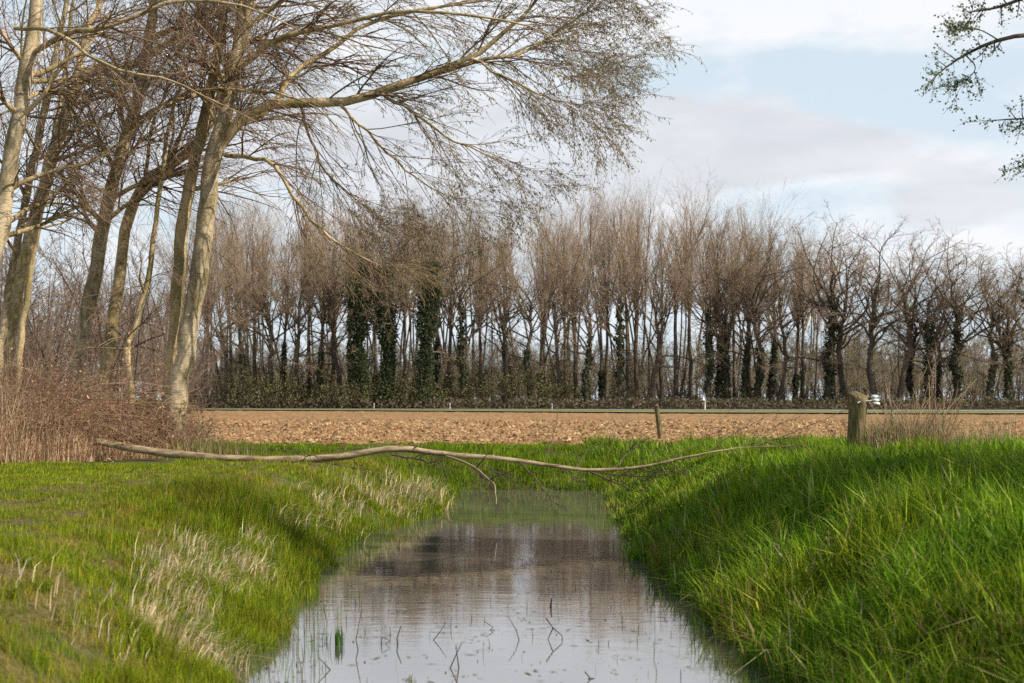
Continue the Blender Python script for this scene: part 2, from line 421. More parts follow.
# ------------------------------------------------------------------ grass
def in_view(x, y, m=1.6): return np.abs(x) < .362 * y + m
def blades(G, x, y, z, h, wd, lean, bias, cols, curl=.9, dirs=None):
    n = len(x); a = rng.uniform(0, 2 * PI, n)
    ld = np.stack([np.cos(a), np.sin(a)], -1) * rng.uniform(.1, 1, n)[:, None] + np.asarray(bias)
    if dirs is not None: ld = ld * .55 + dirs
    ld = ld * lean[:, None]
    f = rng.uniform(0, 2 * PI, n); s = np.stack([np.cos(f), np.sin(f), np.zeros(n)], -1) * (wd / 2)[:, None]
    b = np.stack([x, y, z - .02], -1)
    up = np.array([0, 0, 1.0])
    l3 = np.concatenate([ld, np.zeros((n, 1))], 1)
    L = np.linalg.norm(ld, axis=1)
    m = b + l3 * (h * .28)[:, None] + up * (h * .58)[:, None]
    t = b + l3 * (h * curl)[:, None] + up * (h * np.clip(1.02 - .42 * L ** 1.5, .15, 1))[:, None]
    V = np.stack([b - s, b + s, m + s * .8, m - s * .8, t], 1).reshape(-1, 3)
    k = np.arange(n)[:, None] * 5
    G.add(V, k + np.array([[0, 1, 2, 3]]), k + np.array([[3, 2, 4]]), np.repeat(cols, 5, axis=0))
def scatter(n, y0, y1, x0, x1, power=1.7, m=2.0):
    """more blades close by: density falls with distance"""
    u = rng.random(n); e = 2 - power
    y = (y0 ** e + u * (y1 ** e - y0 ** e)) ** (1 / e)
    X = .362 * y + m
    x = rng.uniform(-1, 1, n) * X
    ok = (x > x0) & (x < x1)
    return x[ok], y[ok]

# lush right bank: every tussock throws its blades outward
def tussocks(nc, per, rad, y0, y1, x0, x1, power):
    cx, cy_ = scatter(nc, y0, y1, x0, x1, power, 5.0)
    rr = rng.uniform(rad[0], rad[1], len(cx)) * (.7 + .03 * cy_)
    i = np.repeat(np.arange(len(cx)), per)
    off = rng.normal(0, 1, (len(i), 2))
    x = cx[i] + off[:, 0] * rr[i] * .55; y = cy_[i] + off[:, 1] * rr[i] * .55
    return x, y, off * .42, i, rng.uniform(.6, 1.4, len(cx))[i], rng.uniform(.72, 1.28, len(cx))[i]
x, y, dirs, ci, hf, cf = tussocks(24000, 26, (.10, .24), 7.0, 42.2, 1.0, 20, 1.75)
d, l, r = ditch(x, y)
k = (r > -.45) & (d > -.22) & (y < 41.5 + .9 * vnoise(x, y * 0, 2.5, 24, 4))
x, y, dirs, hf, cf, d = x[k], y[k], dirs[k], hf[k], cf[k], d[k]
tus = vnoise(x, y, 1.9, 31, 3)
hh = .40 * hf * (1 + .5 * np.clip(tus, -.7, .9)) * rng.uniform(.5, 1.35, len(x)) * np.interp(y, [16, 24, 29, 33], [1, .75, .52, .6])
cols = palette(len(x), [(.110, .175, .009), (.175, .255, .012), (.30, .370, .020), (.42, .41, .06), (.52, .42, .20)], [36, 36, 20, 6, 2.2])
cols = cols * (1.2 * cf * (1 + .2 * vnoise(x, y, 2.6, 35, 2)))[:, None] * np.stack([.88 + .22 * vnoise(x, y, 4.0, 36, 2), np.ones(len(x)), np.ones(len(x))], -1)
dead = (rng.random(len(x)) < .10 * np.exp(-np.maximum(d, 0) / .8) + .16 * smooth((vnoise(x, y, 1.3, 37, 3) - .35) / .3)) ; cols[dead] = palette(int(dead.sum()), [(.36, .22, .10), (.46, .34, .18), (.24, .13, .06)], [3, 2, 2])
G = Geo(); blades(G, x, y, height(x, y), hh, np.clip(.0118 * (y / 10) ** .6, .007, .024) * rng.uniform(.6, 1.5, len(x)) * np.where(rng.random(len(x)) < .03, 2.6, 1), rng.uniform(.35, 1.15, len(x)), (-.30, -.22), cols, 1.05, dirs)
tag(G.build('lush_grass', M['grass']), 'long lush green grass covering the right bank of the ditch', 'grass', kind='stuff')

# left bank and far bank: shorter, patchy
x, y, dirs, ci, hf, cf = tussocks(36000, 38, (.12, .34), 6.0, 42.2, -20, 3.2, 1.75)
d, l, r = ditch(x, y)
path = path_mask(x, y)
farb = y > 33.5
k = (d > -.1) & (y < 41.5 + .9 * vnoise(x, y * 0, 2.5, 24, 4)) & ((x < 1.0) | (y > 36)) & (rng.random(len(x)) > .42 * path) & ~((x < -.245 * y + .6) & (y > 29) & (x < -7))
x, y, d, path, farb, dirs, hf, cf = x[k], y[k], d[k], path[k], farb[k], dirs[k], hf[k], cf[k]
tus = vnoise(x, y, 1.3, 43, 3)
edge = smooth((2.9 - d) / 2.2)
hh = (.05 + .04 * np.clip(tus + .4, 0, 1.3) + .14 * edge * np.clip(tus + .75, .2, 1.5)) * (.55 + .45 * hf) * rng.uniform(.6, 1.4, len(x)) * np.where(farb, 1.5, 1) * (1 - .55 * path)
cols = palette(len(x), [(.130, .195, .009), (.205, .275, .012), (.30, .345, .018), (.40, .35, .04), (.52, .42, .20)], [30, 38, 22, 5, 1.3])
brn = (path * .88 + .3 * smooth((vnoise(x, y, 2.0, 45, 3) - .05) / .5))[:, None]
cols = cols * (1 - brn) + np.array([.34, .275, .040]) * brn * rng.uniform(.7, 1.2, (len(x), 1))
lush = np.exp(-((x + 4.2) / 1.1) ** 2 - ((y - 20.5) / 2.6) ** 2)      # a patch of longer, darker grass
hh = hh * (1 + 1.2 * lush); cols = cols * (1 - .5 * lush)[:, None]
cols = cols * (1.15 * cf * (1 + .22 * vnoise(x, y, 1.7, 47, 3)))[:, None]
cols = np.where(farb[:, None], cols * np.array([.8, .95, .8]), cols)
G = Geo(); blades(G, x, y, height(x, y), hh, np.clip(.0046 * (y / 10) ** .85, .0032, .02) * rng.uniform(.6, 1.5, len(x)), rng.uniform(.3, 1.3, len(x)), (.25, -.15), cols, .95, dirs * .6)
tag(G.build('short_grass', M['grass']), 'short patchy green grass along the left bank and footpath', 'grass', kind='stuff')

# dry straw tufts on the left bank's brow
cent = [(165, 560, 9), (195, 540, 8), (215, 575, 9), (185, 600, 8), (235, 560, 9), (150, 615, 7), (190, 640, 9), (215, 655, 9), (255, 565, 7), (120, 640, 4), (70, 610, 3), (30, 580, 2), (290, 520, 6), (330, 515, 5), (345, 500, 5), (368, 494, 6), (392, 500, 7), (412, 492, 7), (428, 497, 7), (432, 488, 5), (395, 482, 3), (350, 482, 2), (320, 502, 4), (255, 540, 6), (160, 580, 7)]
G = Geo()
for px, py, m in cent:
    # walk along the sight line until it meets the ground
    Y = 6.0
    while Y < 40 and at(px, py, Y)[2] > height(*at(px, py, Y)[:2]) + .12: Y += .1
    p = at(px, py, Y); n = int(m * (9 if px > 130 else 5))
    n *= 2; x = p[0] + rng.normal(0, .07 + .005 * Y, n); y = p[1] + rng.normal(0, .10 + .010 * Y, n)
    blades(G, x, y, height(x, y), rng.uniform(.16, .42, n) * (.85 if Y < 20 else 1.1), np.full(n, .0035 + .0005 * Y), rng.uniform(.25, .72, n), (0, 0), palette(n, [(.86, .69, .42), (.66, .50, .27), (.92, .80, .58)], [4, 3, 2]), 1.15, np.tile([[1.0 + .35 * math.sin(px), -.25 + .3 * math.cos(px * 3.1)]], (n, 1)) + rng.normal(0, .45, (n, 2)))
tag(G.build('straw_tufts', M['straw']), 'pale dry straw tufts bent over along the left bank', 'dry grass', kind='stuff')

# fresh water grass and thin stems at both water edges
x, y = scatter(150000, 7, 38, -4, 4, 1.6)
d, l, r = ditch(x, y)
k = (d < .1) & (d > -.75) & (rng.random(len(x)) < np.exp(d * 3.6) * .7) & (vnoise(x, y, 1.0, 51, 3) > -.05)
x, y = x[k], y[k]; n = len(x)
G = Geo(); blades(G, x, y, np.full(n, WATER_Z), rng.uniform(.08, .34, n), np.clip(.005 * (y / 10) ** .8, .004, .016) * rng.uniform(.7, 1.3, n), rng.uniform(.05, .6, n), (0, 0), palette(n, [(.08, .17, .025), (.12, .22, .03), (.22, .21, .07), (.25, .17, .08)], [4, 4, 2, 1]))
# the weedy far end of the ditch
n = 2600; x = rng.uniform(-1.6, 2.5, n); y = rng.uniform(33, 37.8, n); k = rng.random(n) < .5 * smooth((y - 32.5) / 4); x, y = x[k], y[k]; n = len(x)
blades(G, x, y, np.full(n, WATER_Z), rng.uniform(.03, .11, n), rng.uniform(.01, .02, n), rng.uniform(.1, .8, n), (0, 0), palette(n, [(.09, .16, .03), (.14, .20, .04), (.24, .20, .08)], [4, 3, 2]))
# sparse shoots standing in open water
n = 190; x = rng.uniform(-2.4, 2.1, n); y = 12 + 14 * rng.random(n) ** 1.3
blades(G, x, y, np.full(n, WATER_Z), rng.uniform(.03, .15, n), rng.uniform(.005, .011, n), rng.uniform(.05, .5, n), (0, 0), palette(n, [(.10, .10, .03), (.14, .09, .05), (.09, .15, .03)], [3, 3, 2]))
tag(G.build('water_grass', M['grass']), 'thin grass shoots standing in the shallow ditch water', 'water grass', kind='stuff')
# floating leaf litter
n = 3400; y = 11 + 22 * rng.random(n) ** 1.1; x = rng.uniform(-2.6, 2.2, n); k = vnoise(x, y * .5, .9, 53, 3) > .12; x, y = x[k], y[k]; n = len(x)
a = rng.uniform(0, 2 * PI, n)
G = Geo(); G.leaves(np.stack([x, y, np.full(n, WATER_Z + .006)], -1), np.stack([np.cos(a), .5 * np.sin(a), np.zeros(n)], -1), rng.gamma(2, .028, n) + .02, .03, palette(n, [(.13, .08, .05), (.07, .045, .03), (.34, .27, .16)], [4, 3, 2]), .0)
n = 5200; y = 9.5 + 26 * rng.random(n) ** 1.2; x = rng.uniform(-3, 2.7, n); dd_, l_, r_ = ditch(x, y); k = (dd_ < 0) & (rng.random(n) < np.exp(dd_ * 2.6) + .10) & (vnoise(x, y * .6, 1.1, 54, 3) > -.15); x, y = x[k], y[k]; n = len(x); a = rng.uniform(0, 2 * PI, n)
G.leaves(np.stack([x, y, np.full(n, WATER_Z + .006)], -1), np.stack([np.cos(a), np.sin(a), np.zeros(n)], -1), rng.uniform(.015, .045, n), .02, palette(n, [(.22, .24, .07), (.34, .30, .15), (.15, .12, .06)], [4, 3, 3]), .0)
for V in G.v: V[:, 2] = WATER_Z + .006
tag(G.build('floating_litter', M['debris'], smooth=False), 'dead leaf scraps floating on the ditch water', 'leaf litter', kind='stuff')
# brown twig scraps and leaves on the footpath
n = 500; x, y = scatter(2500, 7, 30, -12, -2.8, 1.6); k = (vnoise(x, y, 3.2, 41, 3) > .15); x, y = x[k][:n], y[k][:n]; n = len(x); a = rng.uniform(0, 2 * PI, n)
G = Geo(); G.leaves(np.stack([x, y, height(x, y) + .015], -1), np.stack([np.cos(a), np.sin(a), rng.uniform(0, .4, n)], -1), rng.uniform(.03, .08, n), .03, palette(n, [(.20, .12, .06), (.11, .07, .04), (.34, .25, .15)], [4, 3, 2]))
tag(G.build('fallen_leaves', M['debris'], smooth=False), 'brown fallen leaves strewn on the worn footpath', 'fallen leaves', kind='stuff')

# ------------------------------------------------------------------ sticks standing in the water
def stick(name, label, cat, group, base_px, polys, rad, col, mat='debris'):
    Y = F * (CAMZ - WATER_Z) / (base_px[1] - HOR); b = at(base_px[0], base_px[1], Y)
    G = Geo()
    for pl in polys:
        p = np.array([[(px - base_px[0]) / F * Y, dy, -(py - base_px[1]) / F * Y] for px, py, dy in pl])
        p = np.concatenate([p[i] + (p[i + 1] - p[i]) * np.linspace(0, 1, 4)[:-1, None] for i in range(len(p) - 1)] + [p[-1:]]); G.tube(p, .8 * np.linspace(rad, rad * .5, len(p)), 5, col)
    o = G.build(name, M[mat]); o.location = b
    return tag(o, label, cat, group)
tw = (.07, .045, .032); gw = 'dead sticks standing in the ditch water'
stick('twig', 'dark crossed twig pair standing in water in the near middle', 'twig', gw, (450, 668), [[(449, 671, 0), (456, 655, 0), (462, 643, .03)], [(459, 670, .02), (457, 655, .0), (456, 644, -.02)]], .008, tw)
stick('twig', 'bent triangular reed stalk in water left of the crossed twigs', 'twig', gw, (382, 645), [[(381, 648, 0), (382, 637, 0), (390, 641, .02), (384, 646, .03)]], .006, tw)
stick('twig', 'dark branching twig slanting out of water beside the right shallows', 'twig', gw, (560, 640), [[(546, 618, 0), (553, 628, 0), (562, 636, .02), (563, 646, .02)], [(553, 628, 0), (548, 640, .04)], [(562, 640, 0), (555, 648, -.03)]], .009, tw)
stick('twig', 'short thick dark stub in water below the log branches', 'twig', gw, (551, 608), [[(551, 610, 0), (551, 604, 0), (552, 598, 0)]], .02, (.045, .032, .024))
stick('twig', 'slanting twig at the near left water corner', 'twig', gw, (331, 670), [[(332, 672, 0), (325, 664, 0), (318, 657, 0)]], .008, tw)
stick('twig', 'straight twig leaning left in the middle water', 'twig', gw, (436, 640), [[(431, 643, 0), (440, 632, 0), (446, 622, .03)]], .007, tw)
stick('twig', 'twig snapped into a sharp angle in the middle water', 'twig', gw, (488, 630), [[(487, 634, 0), (493, 627, 0), (484, 622, .04)]], .007, tw)
stick('twig', 'thin twig leaning right near the middle water', 'twig', gw, (518, 640), [[(520, 643, 0), (516, 630, .01), (509, 618, .03)]], .007, tw)
stick('twig', 'thin upright stem in water left of the folded stalk', 'twig', gw, (451, 628), [[(451, 631, 0), (451, 622, 0), (452, 616, 0)]], .006, tw)
stick('twig', 'low sprawling twig at the near edge of the picture', 'twig', gw, (590, 679), [[(585, 672, 0), (590, 678, .0), (602, 681, .05)], [(590, 678, 0), (584, 682, 0)]], .008, tw)
stick('reed_stalk', 'tall curved green reed stalk in the near left water', 'reed', 'reed stalks in the water', (357, 650), [[(359, 655, 0), (356, 640, 0), (361, 612, .02)]], .008, (.10, .11, .04), 'leaf')
stick('reed_stalk', 'dark green reed stalk beside a pair of bent twigs', 'reed', 'reed stalks in the water', (398, 645), [[(398, 652, 0), (397, 638, 0), (401, 626, .02)]], .011, (.07, .10, .03), 'leaf')
# a green tuft on its own
Y = F * 2.4 / (645 - HOR); b = at(339, 645, Y); n = 26
G = Geo(); x = rng.normal(0, .022, n); y = rng.normal(0, .022, n)
blades(G, x, y, np.zeros(n), rng.uniform(.12, .27, n), np.full(n, .012), rng.uniform(.05, .35, n), (0, 0), palette(n, [(.07, .20, .02), (.11, .25, .03)], [1, 1]))
o = tag(G.build('reed_tuft', M['grass']), 'bright green tuft of reed leaves alone in the near left water', 'reed'); o.location = b
Y = F * 2.4 / (682 - HOR); b = at(410, 682, Y); n = 12
G = Geo(); blades(G, rng.normal(0, .02, n), rng.normal(0, .02, n), np.zeros(n), rng.uniform(.05, .12, n), np.full(n, .01), rng.uniform(.1, .6, n), (0, 0), palette(n, [(.2, .22, .06), (.25, .2, .07)], [1, 1]))
o = tag(G.build('reed_tuft', M['grass']), 'small yellowish reed sprout at the very bottom of the water', 'reed'); o.location = b

# ------------------------------------------------------------------ the fallen log
def limb_from_px(pts, n):
    pts = [(a if a < 540 or a > 800 or Y < 30.4 or Y > 37 else 540 + (a - 540) * .62, b, Y, r) for a, b, Y, r in pts]
    """pts: (px, py, depth, radius)"""
    p = np.array([[*at(a, b, Y), r] for a, b, Y, r in pts]); s = spline(p, n); return s[:, :3], np.maximum(s[:, 3], .003)
log = empty('fallen_log', at(230, 461, 29.8))
inv = -np.array(log.location)
def part_tube(name, P, R, k, mat, parent, origin, col=(.2, .15, .1), cap=True):
    G = Geo(); P = np.array(P) - origin
    G.tube(P, R, k, col)
    if cap:
        for e, s in ((0, 1), (len(P) - 1, -1)):
            base = e * k; G.add(P[e][None], None, None, col); c = G.n - 1
            G.t.append(np.array([[base + i, base + (i + 1) % k, c][::s] for i in range(k)]))
    return G.build(name, mat, parent)
lo = np.array(log.location)
LP = [(98, 443, 30.6, .10), (140, 451, 30.4, .12), (190, 457, 30.2, .125), (250, 461, 30.0, .12), (310, 460.5, 29.9, .115), (345, 457.5, 29.8, .11), (380, 451.5, 29.7, .102), (405, 450.5, 29.7, .095), (450, 456, 29.7, .083), (500, 460, 29.6, .072), (545, 466, 29.5, .062), (590, 471.5, 29.4, .055), (640, 468.5, 29.3, .043), (680, 460, 29.2, .036), (716, 453, 29.1, .028), (745, 449, 29.1, .022), (795, 447.5, 29.0, .014)]
P, R = limb_from_px(LP, 70); P[:, 2] += .004 * np.sin(np.arange(70) * 1.7) + .03; R *= .68; R *= 1 + .035 * np.sin(np.arange(70) * 2.1) + .05 * (np.arange(70) % 9 == 4)
part_tube('trunk', P, R, 12, M['log'], log, lo)
tag(log, 'long pale fallen log lying across the ditch from bank to bank', 'log')
for t, a, ln in ((9, .9, .10), (17, 2.3, .07), (24, 1.2, .12), (31, .4, .16), (38, 2.6, .08), (46, 1.5, .10)):
    d0 = np.array([.55, -.5 * math.cos(a), math.sin(a)]); d0 /= np.linalg.norm(d0)
    part_tube('stub', P[t] + d0 * (R[t] * .6 + ln * np.linspace(0, 1, 4))[:, None], R[t] * np.array([.42, .30, .26, .22]), 7, M['log'], log, lo)
LB = [
    [(392, 455, 29.7, .028), (415, 459, 29.4, .026), (440, 463, 29.0, .022)],
    [(445, 456, 29.7, .035), (470, 465, 29.2, .032), (486, 477, 28.6, .028), (495, 487, 28.2, .022), (496, 505, 27.6, .012)],
    [(520, 463, 29.5, .022), (535, 478, 29.0, .019), (548, 495, 28.5, .014), (562, 509, 28.2, .008)],
    [(590, 472, 29.4, .026), (610, 480, 29.0, .022), (632, 490, 28.6, .016), (655, 500, 28.3, .008)],
    [(600, 473, 29.4, .018), (640, 476, 28.8, .015), (690, 472, 28.4, .008)],
    [(612, 471, 29.4, .018), (628, 452, 29.8, .015), (645, 436, 30.2, .011), (660, 424, 30.5, .006)],
    [(640, 469, 29.3, .02), (665, 472, 28.9, .016), (700, 469, 28.6, .008)],
    [(732, 455, 29.1, .02), (762, 443, 29.3, .017), (795, 432, 29.6, .013), (850, 409, 30.0, .006)],
    [(545, 466, 29.5, .014), (552, 440, 29.9, .011), (570, 412, 30.4, .006)],
    [(470, 458, 29.7, .012), (490, 470, 29.2, .009), (520, 480, 28.8, .005)],
    [(350, 458, 29.8, .014), (362, 466, 29.3, .011), (372, 471, 29.0, .006)],
    [(700, 459, 29.1, .012), (730, 436, 29.5, .009), (765, 418, 30.0, .005)],
    [(780, 453, 29.0, .01), (800, 447, 29.1, .008), (812, 449, 29.2, .004)],
]
LB += [[(480, 459, 29.6, .010), (500, 475, 29.0, .008), (512, 492, 28.6, .004)], [(560, 468, 29.5, .014), (585, 487, 28.8, .011), (600, 503, 28.4, .005)], [(625, 469, 29.3, .014), (650, 484, 28.7, .010), (668, 494, 28.5, .004)],
       [(430, 454, 29.7, .012), (442, 474, 29.1, .009), (438, 492, 28.7, .004)], [(655, 466, 29.3, .012), (690, 448, 29.6, .009), (712, 428, 29.9, .004)], [(575, 470, 29.4, .012), (592, 446, 29.8, .009), (628, 432, 30.0, .004)], [(670, 463, 29.2, .012), (700, 480, 28.4, .008), (726, 474, 28.2, .004)],
       [(730, 452, 29.1, .012), (780, 424, 29.6, .009), (800, 416, 29.8, .004)], [(300, 462, 29.9, .014), (312, 455, 29.4, .011), (330, 468, 29.0, .005)]]
for b in LB:
    P, R = limb_from_px(b, 14); P[1:] += rng.normal(0, .012, (13, 3))
    G = Geo(); col = (.30, .235, .15) if b[0][3] > .03 else (.14, .105, .07)
    G.tube(P[None] - lo, (R * .8)[None], 6, col)
    Q, RR = spawn(P[None], R[None], 11, (.2, 1), (25, 65), .4, n=5, trop=(0, 0, -.2), r0=.5, rmin=.003)
    G.tube(Q - lo, RR, 4, (.10, .07, .05)); Q2, R2 = spawn(Q, RR, 3, (.3, 1), (25, 60), .5, n=4, r0=.6, rmin=.0025); G.tube(Q2 - lo, R2, 3, (.09, .06, .045))
    G.build('branch', M['twig'], log)

# ------------------------------------------------------------------ hero trees at the left
TWC = np.array([(.25, .155, .105), (.19, .12, .085), (.32, .225, .15), (.23, .19, .10)])
def twigcol(n, w=(4, 3, 2, 2)): return palette(n, TWC, w, .2)
def hero(label, trunk, limbs=(), mat='bark', k=12, auto=10, autot=(.35, .98), autolen=3.2, lean_x=.0, dens=(11, 10, 5), catkins=0.0, seed=1, group='bare trees at the left wood edge', n=34, down=-.25, flow=.12):
    r = np.random.default_rng(seed)
    P, R = limb_from_px(trunk, n)
    R = (.92 if seed in (3, 7) else .82) * R * (1 + .05 * np.sin(np.arange(n) * 1.9 + seed)); P[2:] += r.normal(0, .018, (n - 2, 3))
    R[:3] *= np.array([1.2, 1.08, 1.02])
    base = P[0].copy(); base[2] = float(height(base[0], base[1]))
    P[0, 2] = base[2] - .1
    root = empty('leaning_tree', base); tag(root, label, 'tree', group)
    tr = part_tube('trunk', P, R, k, M[mat], root, base)
    mains = []
    for lb in limbs:
        p, q = limb_from_px(lb, 16); p[1:] += r.normal(0, .02, (15, 3)); q *= 1.0
        part_tube('branch', p, q, 8, M['bark_olive'], root, base); mains.append((p, q))
    A = []
    if auto:
        p, q = spawn(P[None], R[None], auto, autot, (35, 75), autolen, n=16, trop=(lean_x, -.1, .25), wig=.07, r0=.42, rmin=.018, rmax=.07, taper=.18, tl=.35, absolute=True, r=r)
        for a, b in zip(p, q): part_tube('branch', a, b, 7, M['bark_olive'], root, base); mains.append((a, b))
    G = Geo(); C = Geo()
    MP = np.array([m[0] for m in mains]); MR = np.array([m[1] for m in mains])
    p2, r2 = spawn(MP, MR, dens[0], (.08, 1), (16, 48) if flow > .2 else (22, 58), 2.3 if flow > .2 else 1.9, n=9, trop=(flow, 0, down), wig=.09, r0=.45, rmin=.007, rmax=.028, taper=.3, absolute=True, tl=.35, r=r)
    G.tube(p2 - base, r2, 4, twigcol(len(p2), (2, 2, 3, 4)))
    p3, r3 = spawn(p2, r2, dens[1], (.12, 1), (18, 48), 1.05, n=6, trop=(flow, 0, down * 1.3), wig=.07, r0=.6, rmin=.0048, taper=.55, absolute=True, tl=.35, r=r)
    G.tube(p3 - base, r3, 3, twigcol(len(p3)))
    p4, r4 = spawn(p3, r3, dens[2], (.15, 1), (20, 48), .40, n=4, trop=(flow * .6, 0, down), wig=.12, r0=.75, rmin=.0046, taper=.6, absolute=True, tl=.3, r=r)
    G.tube(p4 - base, r4, 3, twigcol(len(p4)))
    G.build('crown', M['twig'], root)
    if catkins > 0:
        src = np.concatenate([p4.reshape(-1, 3), p3[:, 2:].reshape(-1, 3)])
        # buds and catkins hang from the outer twigs first
        pr = catkins * smooth((src[:, 0] - MP[..., 0].min()) / (np.ptp(src[:, 0]) * .75))
        src = src[r.random(len(src)) < pr]; src = np.repeat(src, 2, 0); m = len(src)
        dd = np.stack([r.normal(0, .45, m), r.normal(0, .45, m), -np.abs(r.normal(.8, .4, m))], -1)
        C.leaves(src - base + r.normal(0, .007, (m, 3)), dd, r.uniform(.045, .095, m), .021, palette(m, [(.27, .25, .10), (.21, .20, .07), (.35, .31, .16)], [4, 3, 2]), .1)
        C.build('catkins', M['leaf'], root)
    return root

# the birch-like tree with the long limb over the water
D = 33.4
hero('pale leaning trunk with a long limb reaching out over the ditch',
     [(173, 432, D, .27), (180, 380, D, .255), (192, 310, D, .24), (204, 240, D, .235), (213, 165, D, .225), (226, 110, D + .1, .19), (238, 55, D + .2, .165), (250, 0, D + .3, .14), (262, -60, D + .4, .10), (270, -130, D + .5, .05)],
     [
      [(212, 158, D, .13), (232, 131, D - .1, .125), (256, 108, D - .2, .12), (296, 104, D - .3, .115), (337, 101, D - .4, .108), (380, 91, D - .5, .098), (431, 74, D - .6, .08), (471, 57, D - .7, .06), (512, 27, D - .8, .045), (540, -5, D - .9, .025)],
      [(431, 75, D - .6, .055), (480, 60, D - .2, .045), (515, 55, D, .038), (552, 39, D + .3, .03), (590, 22, D + .5, .02), (640, 4, D + .6, .009)],
      [(222, 125, D, .09), (266, 112, D + .5, .075), (296, 72, D + .9, .065), (330, 50, D + 1.1, .058), (370, 23, D + 1.3, .048), (448, 5, D + 1.5, .036), (520, -2, D + 1.7, .02), (590, 2, D + 1.8, .01)],
      [(225, 155, D, .06), (250, 158, D - .8, .052), (275, 166, D - 1.1, .045), (296, 202, D - 1.4, .036), (320, 229, D - 1.6, .028), (350, 252, D - 1.8, .02), (392, 272, D - 2, .008)],
      [(235, 70, D + .2, .08), (275, 42, D - .4, .07), (330, 25, D - .8, .055), (400, 12, D - 1.2, .042), (470, 14, D - 1.6, .03), (540, 30, D - 1.9, .018), (610, 62, D - 2.1, .007)],
      [(380, 92, D - .5, .04), (410, 112, D - 1, .032), (450, 138, D - 1.4, .024), (480, 152, D - 1.6, .016), (515, 172, D - 1.8, .006)],
      [(337, 102, D - .4, .04), (365, 130, D - .8, .03), (400, 165, D - 1.1, .022), (432, 188, D - 1.3, .014), (465, 202, D - 1.4, .006)],
      [(471, 58, D - .7, .03), (520, 85, D - .9, .024), (560, 98, D - 1.0, .014), (605, 106, D - 1.1, .005)],
      [(300, 104, D - .3, .04), (310, 140, D - .2, .03), (330, 175, D, .022), (365, 205, D + .2, .014), (400, 232, D + .3, .006)],
      [(243, 30, D + .3, .07), (300, -10, D + .2, .055), (380, -30, D + .1, .04), (470, -35, D, .028), (560, -20, D, .015), (640, -8, D, .006)],
      [(515, 55, D, .022), (560, 72, D + .3, .016), (600, 78, D + .4, .01), (640, 76, D + .5, .004)],
     ], auto=9, autot=(.5, .98), autolen=2.6, dens=(19, 9, 3), catkins=.48, seed=3, flow=.32, down=-.38)
hero('brown upright trunk close against the left of the pale leaning trunk',
     [(168, 432, 34.0, .225), (171, 380, 34.0, .21), (177, 300, 34.0, .195), (183, 220, 34.0, .185), (195, 160, 34.0, .175), (206, 108, 34.0, .16), (219, 48, 34.0, .14), (226, -10, 34.0, .11), (232, -110, 34.0, .05)],
     [[(206, 92, 34.0, .06), (170, 103, 33.3, .05), (140, 124, 32.8, .045), (110, 150, 32.4, .03), (70, 170, 32.1, .012)],
      [(205, 90, 34.0, .05), (235, 91, 33.4, .04), (270, 93, 32.9, .03), (310, 105, 32.4, .018), (350, 140, 32.0, .008)]],
     mat='bark_olive', auto=9, autolen=2.8, lean_x=.25, seed=4, dens=(10, 6, 1), catkins=0)
hero('pale grey trunk leaning right with a low mossy base, third from the field',
     [(70, 425, 34.9, .24), (78, 365, 34.9, .225), (92, 290, 34.9, .215), (103, 230, 34.9, .205), (117, 170, 34.9, .19), (132, 118, 34.9, .175), (145, 65, 34.9, .155), (154, 0, 34.9, .13), (163, -100, 34.9, .06)],
     [[(126, 130, 34.9, .06), (150, 112, 34.2, .055), (180, 95, 33.7, .048), (212, 88, 33.4, .035), (250, 92, 33.0, .02), (290, 110, 32.7, .008)],
      [(145, 45, 34.9, .07), (170, 30, 34.4, .06), (205, 14, 34.1, .05), (260, 8, 33.8, .035), (330, 2, 33.5, .015)],
      [(140, 75, 34.9, .06), (110, 95, 35.4, .05), (70, 105, 35.7, .035), (25, 115, 36.0, .015)]],
     auto=11, autolen=3.3, lean_x=.2, seed=5, dens=(9, 6, 1))
hero('mossy olive trunk curving right behind the brown upright trunk',
     [(100, 425, 36.0, .22), (107, 360, 36.0, .20), (118, 285, 36.0, .185), (130, 215, 36.0, .17), (148, 180, 36.0, .155), (182, 158, 36.0, .14), (206, 130, 36.0, .125), (222, 90, 36.1, .105), (236, 40, 36.2, .08), (248, -60, 36.4, .04)],
     [[(146, 182, 36.0, .05), (150, 140, 36.3, .045), (166, 90, 36.5, .04), (182, 30, 36.7, .028), (190, -30, 36.8, .012)]],
     mat='bark_olive', auto=9, autolen=3.3, lean_x=.3, seed=6, dens=(8, 5, 1))
hero('thin crooked stem with a broken stub between two thick trunks',
     [(132, 432, 33.7, .10), (131, 392, 33.7, .095), (127, 350, 33.7, .085), (138, 318, 33.7, .08), (150, 270, 33.7, .072), (157, 216, 33.7, .066), (165, 150, 33.7, .058), (174, 105, 33.7, .05), (190, 55, 33.7, .04), (204, -20, 33.7, .02)],
     [[(128, 352, 33.7, .07), (128, 340, 33.6, .065), (129, 333, 33.6, .05)]], mat='bark_olive', k=8, auto=7, autolen=1.8, seed=7, dens=(8, 6, 2))
